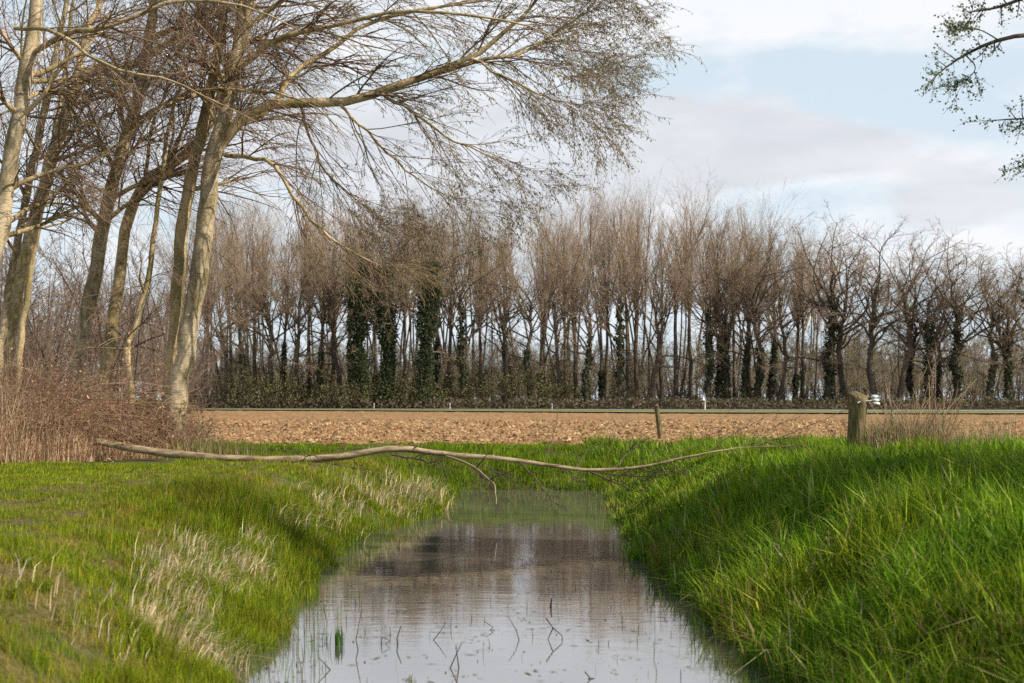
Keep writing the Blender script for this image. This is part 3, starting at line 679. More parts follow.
hero('thick pale beige trunk, leftmost, leaning out of the frame',
     [(-45, 425, 31.4, .27), (-30, 350, 31.4, .255), (-12, 280, 31.4, .24), (2, 220, 31.4, .23), (14, 140, 31.4, .215), (26, 70, 31.4, .20), (38, 0, 31.4, .175), (52, -110, 31.4, .08)],
     [[(34, 52, 31.4, .07), (60, 36, 30.9, .065), (92, 30, 30.6, .058), (130, 18, 30.4, .05), (165, 4, 30.2, .04), (230, 2, 30.0, .025), (300, 30, 29.8, .01)],
      [(15, 28, 31.4, .05), (42, 28, 30.6, .045), (75, 45, 30.1, .038), (110, 66, 29.7, .03), (160, 78, 29.4, .022), (215, 100, 29.2, .014), (270, 130, 29.0, .006)],
      [(20, 100, 31.4, .06), (45, 92, 32.0, .05), (65, 95, 32.4, .045), (78, 118, 32.7, .035), (100, 130, 33.0, .02), (140, 160, 33.4, .008)]],
     auto=13, autolen=2.8, seed=8, dens=(11, 7, 2))
hero('slender tan stem leaning right between the leftmost trunk and the dark one',
     [(-6, 425, 34.4, .13), (0, 350, 34.4, .125), (10, 285, 34.4, .118), (22, 220, 34.4, .112), (36, 150, 34.4, .105), (51, 75, 34.4, .092), (67, 0, 34.4, .075), (82, -90, 34.4, .035)],
     [], mat='bark', k=9, auto=12, autolen=2.4, seed=9, dens=(9, 6, 2))
hero('dark mossy trunk with a knee bend carrying a limb to the right',
     [(-4, 425, 37.4, .25), (8, 340, 37.4, .235), (20, 275, 37.4, .22), (34, 225, 37.4, .21), (50, 165, 37.4, .20), (66, 115, 37.4, .185), (80, 78, 37.4, .17), (98, 68, 37.4, .15), (132, 64, 37.4, .13), (165, 45, 37.4, .11), (200, 20, 37.4, .085), (240, -20, 37.4, .05)],
     [[(76, 84, 37.4, .10), (84, 40, 37.7, .09), (100, 0, 38.0, .07), (118, -60, 38.4, .035)]], mat='bark_olive', auto=9, autolen=3.0, lean_x=.2, seed=10, dens=(8, 5, 1))
hero('thin shadowed stem rising behind the slender tan stem',
     [(15, 425, 40.4, .12), (22, 330, 40.4, .115), (36, 240, 40.4, .105), (52, 150, 40.4, .09), (66, 60, 40.4, .075), (76, -20, 40.4, .05), (84, -80, 40.4, .03)],
     [], mat='bark_olive', k=8, auto=12, autolen=2.8, seed=12, dens=(7, 5, 1))

# brambles, dead bracken and dry grass round the trunks
def bramble_edge(y): return -.232 * y - .15          # eastern rim of the thicket
n = 8200
front = lambda x: 28.0 + 3.2 * smooth((x + 10.8) / 2.4)
y = rng.uniform(28, 39, n); x = bramble_edge(y) - rng.gamma(1.5, 2.1, n) ; k = (x > -17) & (y > front(x) + .7 + 1.2 * smooth((-8.8 - x) / 1.5)); x, y = x[k], y[k]; n = len(x)
hmax = np.clip(.85 + .50 * (bramble_edge(y) - x), .5, 2.5)
a = rng.uniform(0, 2 * PI, n); L = hmax * rng.uniform(.6, 1.5, n)
P = np.empty((n, 7, 3)); P[:, 0] = np.stack([x, y, height(x, y) - .03], -1)
dr = np.stack([np.cos(a) * .4, np.sin(a) * .4, np.ones(n)], -1); dr = unit(dr)
for j in range(1, 7):
    dr = unit(dr + np.stack([np.cos(a) * .13, np.sin(a) * .13, -rng.uniform(.05, .34, n)], -1) + rng.normal(0, .09, (n, 3)))
    P[:, j] = P[:, j - 1] + dr * (L / 5)[:, None]
P[:, :, 2] = np.maximum(P[:, :, 2], height(P[..., 0], P[..., 1]) + .02)
R = rng.uniform(.004, .010, n)[:, None] * np.linspace(1, .5, 7)
bc = [(.42, .25, .165), (.54, .36, .24), (.30, .17, .11), (.62, .47, .32), (.25, .22, .09)]
pv = (1 + .6 * vnoise(x, y, 1.2, 61, 3))[:, None]
G = Geo(); G.tube(P, R, 3, palette(n, bc, [5, 4, 3, 3, 1]) * pv)
p2, r2 = spawn(P, R, 3, (.25, 1), (25, 70), .45, n=4, trop=(0, 0, -.3), r0=.7, rmin=.004, wig=.15)
G.tube(p2, r2, 3, palette(len(p2), bc, [5, 4, 3, 2, 1]))
s = p2[rng.random(len(p2)) < .9].reshape(-1, 3); s = s[rng.random(len(s)) < .30]; m = len(s)
G.leaves(s, rng.normal(0, 1, (m, 3)) - np.array([0, 0, .5]), rng.uniform(.04, .11, m), .05, palette(m, [(.40, .24, .15), (.50, .34, .21), (.28, .155, .10), (.20, .24, .05)], [5, 4, 3, .5]))
n = 420; x3 = rng.uniform(-16, -7.2, n); y3 = front(x3) + .8 + 4 * rng.random(n)
P = np.empty((n, 8, 3)); P[:, 0] = np.stack([x3, y3, height(x3, y3)], -1); L = rng.uniform(.8, 2.5, n) * np.interp(x3, [-10.5, -7.5], [1, .6]); dr = unit(np.stack([rng.normal(0, .3, n), rng.normal(0, .3, n), np.ones(n)], -1))
for j in range(1, 8):
    dr = unit(dr + np.stack([np.zeros(n), np.zeros(n), -rng.uniform(0, .12, n)], -1) + rng.normal(0, .07, (n, 3))); P[:, j] = P[:, j - 1] + dr * (L / 7)[:, None]
R = rng.uniform(.006, .012, n)[:, None] * np.linspace(1, .4, 8)
G.tube(P, R, 4, palette(n, [(.50, .36, .24), (.36, .24, .16), (.62, .49, .35)], [3, 3, 2])); p2, r2 = spawn(P, R, 4, (.3, 1), (25, 60), .28, n=4, r0=.6, rmin=.004); G.tube(p2, r2, 3, palette(len(p2), bc, [3, 3, 2, 3, 1]))
m = 5000; x3 = rng.uniform(-14, -7.2, m); y3 = front(x3) + .5 + 3 * rng.random(m); k = vnoise(x3, y3, 1.2, 63, 3) > .35; x3, y3 = x3[k], y3[k]; m = len(x3)
G.leaves(np.stack([x3, y3, height(x3, y3) + rng.random(m) * 1.3], -1), rng.normal(0, 1, (m, 3)), rng.uniform(.04, .09, m), .05, palette(m, [(.20, .26, .05), (.28, .30, .08)], [2, 1]))
tag(G.build('bramble_thicket', M['straw']), 'tangle of dead reddish brown brambles and bracken round the left trunks', 'bramble thicket', kind='stuff')
n = 9000; x = rng.uniform(-15, -7.3, n); y = front(x) + 2.3 * rng.random(n) ** 1.3 - .1
G = Geo(); blades(G, x, y, height(x, y), rng.uniform(.5, 1.9, n) * np.interp(x, [-11, -9.2, -8.3, -7.5], [1.0, .8, .35, .25]) * np.interp(y - front(x), [0, 1.0], [.5, 1]), rng.uniform(.010, .020, n), rng.uniform(.2, 1.2, n), (.15, -.35), palette(n, [(.78, .57, .37), (.62, .42, .27), (.84, .68, .48), (.40, .26, .16)], [4, 3, 2, 2]) * (1 + .3 * vnoise(x, y, 1.1, 62, 2))[:, None])
# rank grass at the thicket's corner
n = 1300; x = rng.normal(-7.1, .5, n); y = rng.normal(32.2, .6, n)
blades(G, x, y, height(x, y), rng.uniform(.2, .55, n), rng.uniform(.008, .016, n), rng.uniform(.2, 1.0, n), (.1, -.1), palette(n, [(.16, .18, .04), (.33, .26, .11), (.42, .33, .18)], [4, 3, 2]))
tag(G.build('dead_grass', M['straw']), 'pale dead grass hanging at the foot of the bramble thicket', 'dead grass', kind='stuff')

# wood behind the trunks: shrubs and young trees reading as one brown mass
def small_trees(xs, ys, hs, r, k1=9, k2=7, k3=6, spread=(25, 60), lev=3, cols=TWC, rad=.012, scale=1.0, t0=.12):
    n = len(xs); G = Geo()
    P = np.empty((n, 7, 3)); P[:, 0] = np.stack([xs, ys, height(xs, ys) - .05], -1); d = unit(np.stack([r.normal(0, .12, n), r.normal(0, .12, n), np.ones(n)], -1))
    for j in range(1, 7):
        d = unit(d + r.normal(0, .07, (n, 3))); P[:, j] = P[:, j - 1] + d * (hs / 6)[:, None]
    R = (hs * .009 * scale)[:, None] * np.linspace(1, .25, 7)
    G.tube(P, R, 5, palette(n, [(.07, .052, .04), (.10, .075, .055)], [1, 1]))
    a, b = spawn(P, R, k1, (t0, 1), spread, .42, n=6, trop=(0, 0, .35), r0=.5, rmin=rad * 1.6, r=r); G.tube(a, b, 3, palette(len(a), cols, np.ones(len(cols))))
    a, b = spawn(a, b, k2, (.15, 1), (20, 55), .5, n=5, trop=(0, 0, .2), r0=.6, rmin=rad, r=r); G.tube(a, b, 3, palette(len(a), cols, np.ones(len(cols))))
    if lev > 2:
        a, b = spawn(a, b, k3, (.2, 1), (20, 55), .55, n=4, r0=.8, rmin=rad * .8, r=r); G.tube(a, b, 3, palette(len(a), cols, np.ones(len(cols))))
    return G
r5 = np.random.default_rng(55)
n = 230; y = 44 + 90 * r5.random(n) ** 1.3; x = -.19 * y - 3.4 - r5.random(n) * (.19 * y + 3); hs = r5.uniform(3.2, 6.4, n) * (1 + .012 * (y - 40))
tag(small_trees(x, y, hs, r5, 10, 8, 4, rad=.010, cols=np.array([(.24, .17, .125), (.18, .135, .10), (.28, .21, .155)])).build('scrub_wood', M['twig']), 'dense brown scrub and young trees behind the left trunks', 'scrub', kind='stuff')

# ------------------------------------------------------------------ far trees
FARC = np.array([(.29, .205, .145), (.23, .165, .12), (.35, .26, .19), (.27, .22, .12)])
def far_tree(kind, seed, H, ivy=0.0, ivyr=.55, heavy=False):
    """returns the root of one bare tree standing at the origin"""
    r = np.random.default_rng(seed)
    root = empty('poplar_tree' if kind == 'poplar' else 'bare_tree', (0, 0, 0))
    n = 16
    P = np.zeros((n, 3)); top = H if kind == 'poplar' else H * (.88 if heavy else .62)
    P[:, 2] = np.linspace(-.2, top * (.86 if kind == 'poplar' else 1), n); P[:, :2] = np.cumsum(r.normal(0, .05 if kind == 'poplar' else .13, (n, 2)), 0); P[0, :2] = 0
    r0 = H * (.0105 if kind == 'poplar' else .0165)
    R = r0 * np.linspace(1, .12 if kind == 'poplar' else .45, n) ** (.9); R[0] *= 1.35
    G = Geo(); G.tube(P, R, 8)
    C = Geo()
    if kind == 'poplar':
        p, q = spawn(P[None], R[None], 48, (.47, .99), (14, 32), H * .28, n=8, trop=(0, 0, 1.0), wig=.045, r0=.46, rmin=.028, taper=.25, tl=.42, absolute=True, r=r)
        C.tube(p, q, 4, palette(len(p), FARC, [2, 3, 1, 2]))
        a, b = spawn(p, q, 7, (.15, 1), (15, 38), .42, n=5, trop=(0, 0, .75), wig=.07, r0=.55, rmin=.013, r=r); C.tube(a, b, 3, palette(len(a), FARC * 1.15, [3, 2, 3, 1]))
        a, b = spawn(a, b, 3, (.2, 1), (15, 38), .66, n=4, trop=(0, 0, .6), wig=.07, r0=.7, rmin=.008, r=r); C.tube(a, b, 3, palette(len(a), FARC * np.array([1.55, 1.5, 1.5]), [3, 2, 3, 1]))
        # short shoots up the bare trunk
        a, b = spawn(P[None], R[None], 14, (.08, .4), (40, 80), 1.4, n=4, trop=(0, 0, .5), r0=.1, rmin=.016, absolute=True, r=r); C.tube(a, b, 3, palette(len(a), FARC, [3, 2, 3, 1]))
    else:
        p, q = spawn(P[None], R[None], 15, (.50, 1), (18, 72), H * .44, n=9, trop=(0, 0, .35), wig=.19, r0=.52, rmin=.05, taper=.3, tl=.1, absolute=True, r=r)
        lo_, lq = spawn(P[None], R[None], 4, (.30, .55), (50, 80), H * .2, n=7, trop=(0, 0, .1), wig=.22, r0=.3, rmin=.04, absolute=True, r=r)
        G.tube(p, q, 5); C.tube(lo_, lq, 4, palette(len(lo_), FARC, [2, 3, 1, 2]))
        a, b = spawn(p, q, 9, (.2, 1), (25, 60), .42, n=6, trop=(0, 0, .25), wig=.17, r0=.55, rmin=.028, r=r)
        a2, b2 = spawn(lo_, lq, 6, (.2, 1), (25, 60), .45, n=6, wig=.17, r0=.55, rmin=.022, r=r); a = np.concatenate([a, a2]); b = np.concatenate([b, b2])
        C.tube(a, b, 3, palette(len(a), FARC, [2, 4, 1, 2]))
        a, b = spawn(a, b, 6, (.2, 1), (25, 60), .5, n=5, trop=(0, 0, .1), wig=.16, r0=.6, rmin=.017, r=r); C.tube(a, b, 3, palette(len(a), FARC, [3, 3, 2, 2]))
        a, b = spawn(a, b, 4, (.2, 1), (25, 60), .6, n=4, wig=.16, r0=.7, rmin=.009, r=r); C.tube(a, b, 3, palette(len(a), FARC * 1.3, [3, 3, 2, 2]))
    G.build('trunk', M['far_bark'], root); C.build('crown', M['twig'], root)
    if ivy > 0:
        m = 13000 if heavy else 1500
        u = r.random(m) ** (.85 if heavy else 1.35) * ivy; f = u * (n - 1) * (H / top if kind != 'poplar' else 1); f = np.minimum(f, n - 1.01); i = f.astype(int); f = (f - i)[:, None]
        c = P[i] * (1 - f) + P[i + 1] * f
        lump = .75 + .3 * np.sin(c[:, 2] * 1.1 + seed) * np.sin(c[:, 2] * .43 + 1)
        rr = ivyr * lump * r.random(m) ** .75 * (1 + .5 * (r.random(m) < .15)) * (1.0 + (.25 * smooth((u / ivy - .4) / .35) if heavy else 0))
        a = r.uniform(0, 2 * PI, m); s = c + np.stack([np.cos(a) * rr, np.sin(a) * rr, r.normal(0, .2, m)], -1)
        I = Geo(); I.leaves(s, np.stack([np.cos(a), np.sin(a), -.7 + r.normal(0, .5, m)], -1), r.uniform(.16, .34, m), .26, palette(m, [(.050, .075, .032), (.070, .095, .042), (.09, .10, .05), (.12, .10, .06)], [4, 3, 2, 1.3 if heavy else .4]))
        if heavy:
            ends = p.reshape(-1, 3); ends = ends[r.random(len(ends)) < .9]; ends = np.repeat(ends, 14, 0); m = len(ends)
            I.leaves(ends + r.normal(0, .55, (m, 3)), r.normal(0, 1, (m, 3)) - np.array([0, 0, .6]), r.uniform(.16, .34, m), .26, palette(m, [(.035, .045, .02), (.075, .065, .035), (.11, .085, .05)], [3, 3, 2]))
        I.build('ivy', M['leaf'], root)
    return root

protos = {}
def place_far(key, px, Y, hpx, label, group, sx=1.0):
    """hpx: picture height of the top above the foot, in pixels at that depth"""
    kind, seed, ivy, ivyr, heavy = VAR[key]
    H = 26.0 if kind == 'poplar' else 20.0
    if key not in protos: protos[key] = far_tree(kind, seed, H, ivy, ivyr, heavy); o = protos[key]
    else: o = dup(protos[key])
    s = hpx / F * Y / H / (1.0 if kind == 'poplar' else .98)
    x = (px - 512) / F * Y
    o.location = (x, Y, .22); o.scale = (s * sx, s * sx, s); o.rotation_euler = (random.gauss(0, .022), random.gauss(0, .022), random.uniform(0, 6.28))
    for kx in ('label', 'category', 'group'):
        if kx in o: del o[kx]
    tag(o, label, 'tree', group)
random.seed(5)
VAR = {
 'pa': ('poplar', 101, 0, 0, False), 'pb': ('poplar', 102, 0, 0, False), 'pc': ('poplar', 103, .22, .36, False), 'pd': ('poplar', 104, 0, 0, False), 'pe': ('poplar', 105, .42, .38, False),
 'oa': ('oak', 201, 0, 0, False), 'ob': ('oak', 202, .50, .46, False), 'oc': ('oak', 203, .60, .50, False), 'od': ('oak', 204, .34, .36, False), 'oe': ('oak', 205, 0, 0, False), 'of': ('oak', 206, .48, .46, False),
 'ha': ('oak', 301, .87, 1.8, True), 'hb': ('oak', 302, .87, 1.6, True),
}
GO, GP = 'bare broadleaf trees along the far road', 'tall bare poplars of the far wood'
oaks = [
 ('oe', 222, 190, 150, 'slim bare tree in the far wood nearest the pale leaning trunk'),
 ('od', 243, 189, 158, 'bare tree second from the pale leaning trunk in the far wood'),
 ('oa', 272, 190, 168, 'forked bare tree with spreading limbs left of the dark ivy trees'),
 ('oe', 296, 191, 160, 'thin bare tree just right of the forked one in the far wood'),
 ('od', 319, 190, 165, 'bare ivy-footed tree second to the left of the dark ivy trees'),
 ('oe', 340, 191, 168, 'bare tree immediately left of the dark ivy trees'),
 ('ha', 362, 186, 162, 'dark ivy-covered tree, leftmost of the three bushy evergreen columns'),
 ('hb', 389, 186, 158, 'dark ivy-covered tree, middle of the three bushy evergreen columns'),
 ('ha', 418, 185, 164, 'dark ivy-covered tree, rightmost and thickest of the three bushy evergreen columns'),
 ('oc', 467, 188, 172, 'stout two-toned trunk with broad tangled crown right of the dark ivy trees'),
 ('oe', 501, 189, 165, 'slender bare tree before the widest sky gap in the far wood'),
 ('od', 529, 187, 168, 'bare tree with ivy foot standing in the sky gap'),
 ('oe', 556, 188, 165, 'bare tree with dark trunk just right of the sky gap'),
 ('of', 586, 187, 150, 'ivy-wrapped tree with short crown left of a twin poplar'),
 ('oc', 617, 187, 172, 'ivy-wrapped straight tree left of the leaning fence stake'),
 ('oe', 650, 188, 160, 'dark bare trunk directly behind the leaning fence stake'),
 ('oc', 709, 186, 165, 'ivy tree with drooping side limb right behind the white road sign'),
 ('ob', 727, 187, 172, 'thick ivy tree next right of the white road sign'),
 ('of', 744, 187, 150, 'narrow leaning ivy tree second right of the white road sign'),
 ('od', 760, 186, 176, 'crooked-limbed dark tree third right of the white road sign'),
 ('oe', 777, 187, 155, 'slim dark tree with low side branches fourth right of the white road sign'),
 ('oc', 831, 184, 168, 'ivy-wrapped tree just left of the wooden gate post'),
 ('oe', 849, 186, 165, 'slim bare tree directly above the wooden gate post'),
 ('oa', 873, 182, 166, 'broad round-crowned tree above the white insulators of the gate post'),
 ('oe', 897, 182, 168, 'tall narrow-crowned tree right of the broad round crown'),
 ('od', 910, 184, 128, 'short leaning tree with bent trunk above the dry weeds'),
 ('ob', 928, 181, 160, 'wavy ivy-footed tree above the right edge of the dry weeds'),
 ('oc', 960, 180, 155, 'stout ivy tree with fan-shaped crown near the right edge'),
 ('of', 938, 183, 105, 'low ivy-clad stump-like tree beside the stout fan-crowned tree'),
 ('od', 990, 180, 148, 'bare tree second from the right edge of the picture'),
 ('ob', 1008, 180, 146, 'ivy-footed tree at the right edge of the picture'),
 ('oe', 1040, 180, 150, 'bare tree cut by the right edge of the picture'),
]
for key, px, Y, h, lab in oaks: place_far(key, px, Y, h * (1.07 if px > 820 and h > 130 else 1), lab, GO, (random.uniform(1.05, 1.25) if px > 820 else random.uniform(.85, 1.05)) if key[0] == 'o' else .75)
# poplars: two staggered rows behind
xs_front = [205, 232, 257, 284, 308, 331, 351, 376, 403, 432, 449, 481, 509, 541, 566, 576, 599, 606, 628, 637, 661, 676, 691, 718, 735, 752, 769, 796, 803]
names = {205: 'tall poplar half hidden by the pale leaning trunk', 232: 'tall poplar over the slim tree beside the pale leaning trunk', 257: 'tall poplar left of the forked bare tree', 284: 'tall poplar right of the forked bare tree',
 308: 'tall poplar in the middle of the dense left wood', 331: 'tall poplar under the drooping branch tip', 351: 'tall poplar left of the three dark ivy columns', 376: 'tall poplar between the left and middle dark ivy columns', 403: 'pale tall poplar between the middle and right dark ivy columns',
 432: 'tall poplar just right of the dark ivy columns', 449: 'tall poplar left of the stout two-toned trunk', 481: 'tall poplar right of the stout two-toned trunk', 509: 'tall poplar on the left side of the sky gap', 541: 'tall poplar on the right side of the sky gap',
 566: 'tall poplar right of the dark bare trunk by the gap', 576: 'slim poplar left of the short-crowned ivy tree', 599: 'left stem of the close twin poplars', 606: 'right stem of the close twin poplars', 628: 'tall poplar right of the straight ivy tree',
 637: 'tallest poplar just left of the leaning fence stake', 661: 'tall poplar just right of the leaning fence stake', 676: 'tall poplar midway between the stake and the white sign', 691: 'tall poplar just left of the white road sign', 718: 'tall poplar behind the ivy trees by the white sign',
 735: 'tall poplar between the thick and narrow ivy trees', 752: 'tall poplar left of the crooked-limbed dark tree', 769: 'tall poplar right of the crooked-limbed dark tree', 796: 'left stem of the thin poplar pair before the lower trees', 803: 'right stem of the thin poplar pair before the lower trees'}
top = lambda px: np.interp(px, [195, 350, 450, 540, 570, 640, 700, 760, 800, 830], [196, 190, 186, 190, 198, 204, 206, 198, 184, 172])
keys = ['pa', 'pb', 'pc', 'pd', 'pe']
for i, px in enumerate(xs_front):
    place_far(keys[(i * 3 + i // 4) % 5], px, 193 + (i * 37 % 7), float(top(px)) * random.uniform(.93, 1.0), names[px], GP, random.uniform(1.0, 1.35))
place_far('pd', 836, 196, 172, 'sparse thin poplar rising left of the broad round crown', GP, .9)
for px, h, lab in ((815, 160, 'faint poplar stem left of the ivy tree by the gate post'),):
    place_far('pa', px, 205, h, lab, GP, .8)

r6 = np.random.default_rng(66)
# further rows of the same wood, only stems and haze of twigs to be seen
n = 136; px = np.concatenate([r6.uniform(190, 480, 70), r6.uniform(480, 810, 58), r6.uniform(810, 1080, 8)]); y = r6.uniform(205, 275, n); x = (px - 512) / F * y
hs = y / F * np.where(px < 480, r6.uniform(165, 190, n), np.where(px < 812, r6.uniform(160, 193, n) * np.interp(px, [480, 570, 700, 812], [.95, 1.02, 1.03, .86]), r6.uniform(90, 130, n)))
tag(small_trees(x, y, hs, r6, 24, 6, 3, (10, 26), 3, FARC * 1.3, .010, .8, t0=.52).build('back_woodland', M['twig']), 'dense rows of thin bare stems deep in the far wood', 'woodland', kind='stuff')
n = 960; px = np.concatenate([r6.uniform(185, 480, 370), r6.uniform(480, 640, 210), r6.uniform(640, 1090, 380)]); y = r6.uniform(205, 300, n); x = (px - 512) / F * y
hs = y / F * np.where(px < 640, r6.uniform(22, 66, n), r6.uniform(30, 84, n))
tag(small_trees(x, y, hs, r6, 12, 8, 4, (25, 65), 3, np.array([(.30, .225, .165), (.23, .18, .125), (.27, .25, .13)]), .022).build('understorey_wood', M['twig']), 'reddish brown understorey thicket filling the far wood', 'undergrowth', kind='stuff')
# bushes at the feet of the far trees
n = 150; px = np.concatenate([r6.uniform(185, 570, 80), r6.uniform(570, 1060, 70)]); y = r6.uniform(182, 194, n); x = (px - 512) / F * y
hs = np.where((px > 220) & (px < 580), r6.uniform(2.8, 6.0, n), r6.uniform(1.6, 3.8, n))
G = small_trees(x, y, hs, r6, 14, 7, 0, (30, 75), 2, np.array([(.09, .065, .05), (.12, .09, .06), (.11, .10, .045)]), .022, 1.0)
m = n * 210; i = r6.integers(0, n, m); gr = (px[i] > 230) & (px[i] < 600); k = gr | (r6.random(m) < .35); i = i[k]; gr = gr[k]; m = len(i)
q = r6.normal(0, 1, (m, 3)); q = unit(q) * r6.random((m, 1)) ** .4
s = np.stack([x[i] + q[:, 0] * 2.6, y[i] + q[:, 1] * 2.2, .3 + hs[i] * (.5 + .5 * q[:, 2])], -1)
colr = np.where(gr[:, None], palette(m, [(.20, .20, .075), (.26, .25, .10), (.17, .14, .075)], [3, 3, 2]), palette(m, [(.16, .115, .085), (.12, .095, .06), (.12, .125, .055)], [3, 2, 2]))
G.leaves(s, r6.normal(0, 1, (m, 3)), r6.uniform(.12, .26, m), .16, colr)
# low dark bramble hem along the verge
n = 9000; px = r6.uniform(180, 1080, n); y = np.interp((px - 512) / F * 180, [-120, -30, 40, 160], [190, 183, 171, 163]) + r6.uniform(0, 9, n); x = (px - 512) / F * y
G.leaves(np.stack([x, y, .2 + r6.random(n) ** 1.4 * 1.3], -1), r6.normal(0, 1, (n, 3)), r6.uniform(.25, .6, n), .3, palette(n, [(.15, .112, .08), (.19, .14, .095), (.13, .135, .06)], [3, 2, 2]))
tag(G.build('undergrowth', M['leaf']), 'greenish brown bushes and brambles at the feet of the far trees', 'undergrowth', kind='stuff')

# ------------------------------------------------------------------ hawthorn standing out of frame, its twigs reaching in at the top right
hb_ = np.array([11.7, 16.4, 0.0]); hb_[2] = float(height(hb_[0], hb_[1])) - .05
r8 = np.random.default_rng(88)
haw = empty('hawthorn_tree', hb_); tag(haw, 'leafing hawthorn whose twigs reach in at the top right corner', 'tree')
hp = np.array([[0, 0, 0, .20], [-.1, .1, 1.2, .17], [.1, 0, 2.4, .15], [0, .15, 4.0, .12], [.2, .1, 5.6, .09], [.1, 0, 7.4, .05], [.2, 0, 8.6, .02]])
s = spline(hp, 20); part_tube('trunk', s[:, :3], s[:, 3], 9, M['bark_olive'], haw, np.zeros(3))
TP, TR = s[:, :3], s[:, 3]
A, B = spawn(TP[None], TR[None], 40, (.28, .97), (50, 88), 4.6, n=9, trop=(0, 0, .15), wig=.14, r0=.5, rmin=.02, rmax=.07, taper=.2, tl=.35, absolute=True, r=r8)
# keep the crown clear of the picture except for the limbs seen there
wx = A + hb_; seen = (np.abs(wx[..., 0]) < .36 * wx[..., 1] + .25) & (wx[..., 2] < 1.3 + .283 * wx[..., 1])
keep = ~seen.any(1); A, B = A[keep], B[keep]
def hl(pts):
    q = np.array([[*(at(a, b, Y) - hb_), r] for a, b, Y, r in pts])
    if len(pts) > 3:                               # rooted in the trunk
        h0 = max(q[0, 2] - 1.4, 1.6); q = np.concatenate([[[.08, .05, h0, q[0, 3] * 1.7]], q])
    q = spline(q, 14); return q[:, :3], np.maximum(q[:, 3], .003)
H = [hl([(1150, 30, 18.3, .06), (1085, 32, 17.7, .05), (1024, 35, 17.2, .034), (990, 43, 17, .028), (965, 55, 16.9, .02), (945, 68, 16.8, .013), (930, 82, 16.8, .007)]),
     hl([(1160, 95, 18.3, .04), (1090, 112, 17.7, .03), (1045, 118, 17.4, .02), (1015, 119, 17.2, .013), (985, 121, 17.1, .005)]),
     hl([(1100, -30, 18, .05), (1060, -15, 17.6, .04), (1024, -2, 17.2, .03), (995, 8, 17, .02), (970, 12, 16.9, .01)]),
     hl([(1130, 150, 18, .03), (1060, 162, 17.5, .016), (1018, 166, 17.3, .006)]),
     hl([(965, 54, 16.9, .012), (975, 70, 17.0, .008), (952, 92, 17.1, .004)]),
     hl([(1000, 41, 17, .012), (980, 30, 16.8, .008), (955, 27, 16.7, .004)])]
for p, q in H: part_tube('branch', p, q * .8, 7, M['far_bark'], haw, np.zeros(3))
for a, b in zip(A, B): part_tube('branch', a, b, 6, M['bark_olive'], haw, np.zeros(3))
G = Geo(); LG = Geo()
HP = np.array([h[0] for h in H]); HR = np.array([h[1] for h in H])
a1, b1 = spawn(HP, HR, 15, (.5, 1), (25, 70), .42, n=5, wig=.16, r0=.5, rmin=.004, rmax=.01, absolute=True, tl=.5, r=r8)
a2, b2 = spawn(a1, b1, 3, (.2, 1), (30, 70), .16, n=4, wig=.15, r0=.7, rmin=.003, absolute=True, tl=.2, r=r8)
c1, d1 = spawn(A, B, 9, (.15, 1), (30, 65), .42, n=6, wig=.16, r0=.5, rmin=.008, r=r8)
wx = c1 + hb_; seen = ((wx[..., 0] < .36 * wx[..., 1] + .1) & (wx[..., 2] < 1.3 + .29 * wx[..., 1])).any(1); c1, d1 = c1[~seen], d1[~seen]
c2, d2 = spawn(c1, d1, 8, (.15, 1), (30, 65), .45, n=4, wig=.15, r0=.6, rmin=.005, r=r8)
for p, q, k in ((a1, b1, 4), (a2, b2, 3), (c1, d1, 4), (c2, d2, 3)): G.tube(p, q, k, palette(len(p), [(.06, .045, .035), (.09, .07, .05)], [1, 1]))
G.build('crown', M['twig'], haw)
s1 = np.concatenate([a1[:, 1:].reshape(-1, 3), a2.reshape(-1, 3), HP[:, 9:].reshape(-1, 3)]); s2 = np.repeat(c2.reshape(-1, 3), 12, 0); wxx = s2 + hb_
s2 = s2[(wxx[:, 0] > .36 * wxx[:, 1] + .05) | (wxx[:, 2] > 1.3 + .29 * wxx[:, 1])]
for s, sz, sd in ((s1, .037, .02), (s2, .085, .10)):
    m = len(s); LG.leaves(s + r8.normal(0, sd, (m, 3)), r8.normal(0, 1, (m, 3)), r8.uniform(.6, 1.25, m) * sz, sz * .8, palette(m, [(.24, .31, .08), (.34, .40, .12), (.16, .19, .06)], [3, 3, 2]))
LG.build('leaves', M['leaf'], haw)

# ------------------------------------------------------------------ posts, sign, weeds
def boxpost(sec, name, mat, parent, bev=.02):
    """sec: list of (z, cx, cy, half width x, half width y); chamfered square section"""
    G = Geo(); rings = []
    for z, cx, cy_, a, b in sec:
        c = min(a, b) * .28
        rings.append([(cx - a + c, cy_ - b, z), (cx + a - c, cy_ - b, z), (cx + a, cy_ - b + c, z), (cx + a, cy_ + b - c, z), (cx + a - c, cy_ + b, z), (cx - a + c, cy_ + b, z), (cx - a, cy_ + b - c, z), (cx - a, cy_ - b + c, z)])
    V = np.array(rings).reshape(-1, 3); m = len(sec)
    Q = [[i * 8 + j, i * 8 + (j + 1) % 8, (i + 1) * 8 + (j + 1) % 8, (i + 1) * 8 + j] for i in range(m - 1) for j in range(8)]
    V = np.concatenate([V, [np.mean(rings[-1], 0)]]); T = [[(m - 1) * 8 + j, (m - 1) * 8 + (j + 1) % 8, m * 8] for j in range(8)]
    G.add(V, Q, T); return G.build(name, mat, parent, smooth=False)
gp = at(857, 437, 30.0); gz = float(height(gp[0], gp[1]))
post = empty('gate_post', (gp[0], gp[1], gz)); tag(post, 'stout weathered wooden gate post with a notched top and white insulators', 'post')
hp_ = CAMZ - (390 - HOR) / F * 30.0 - gz
z0 = hp_
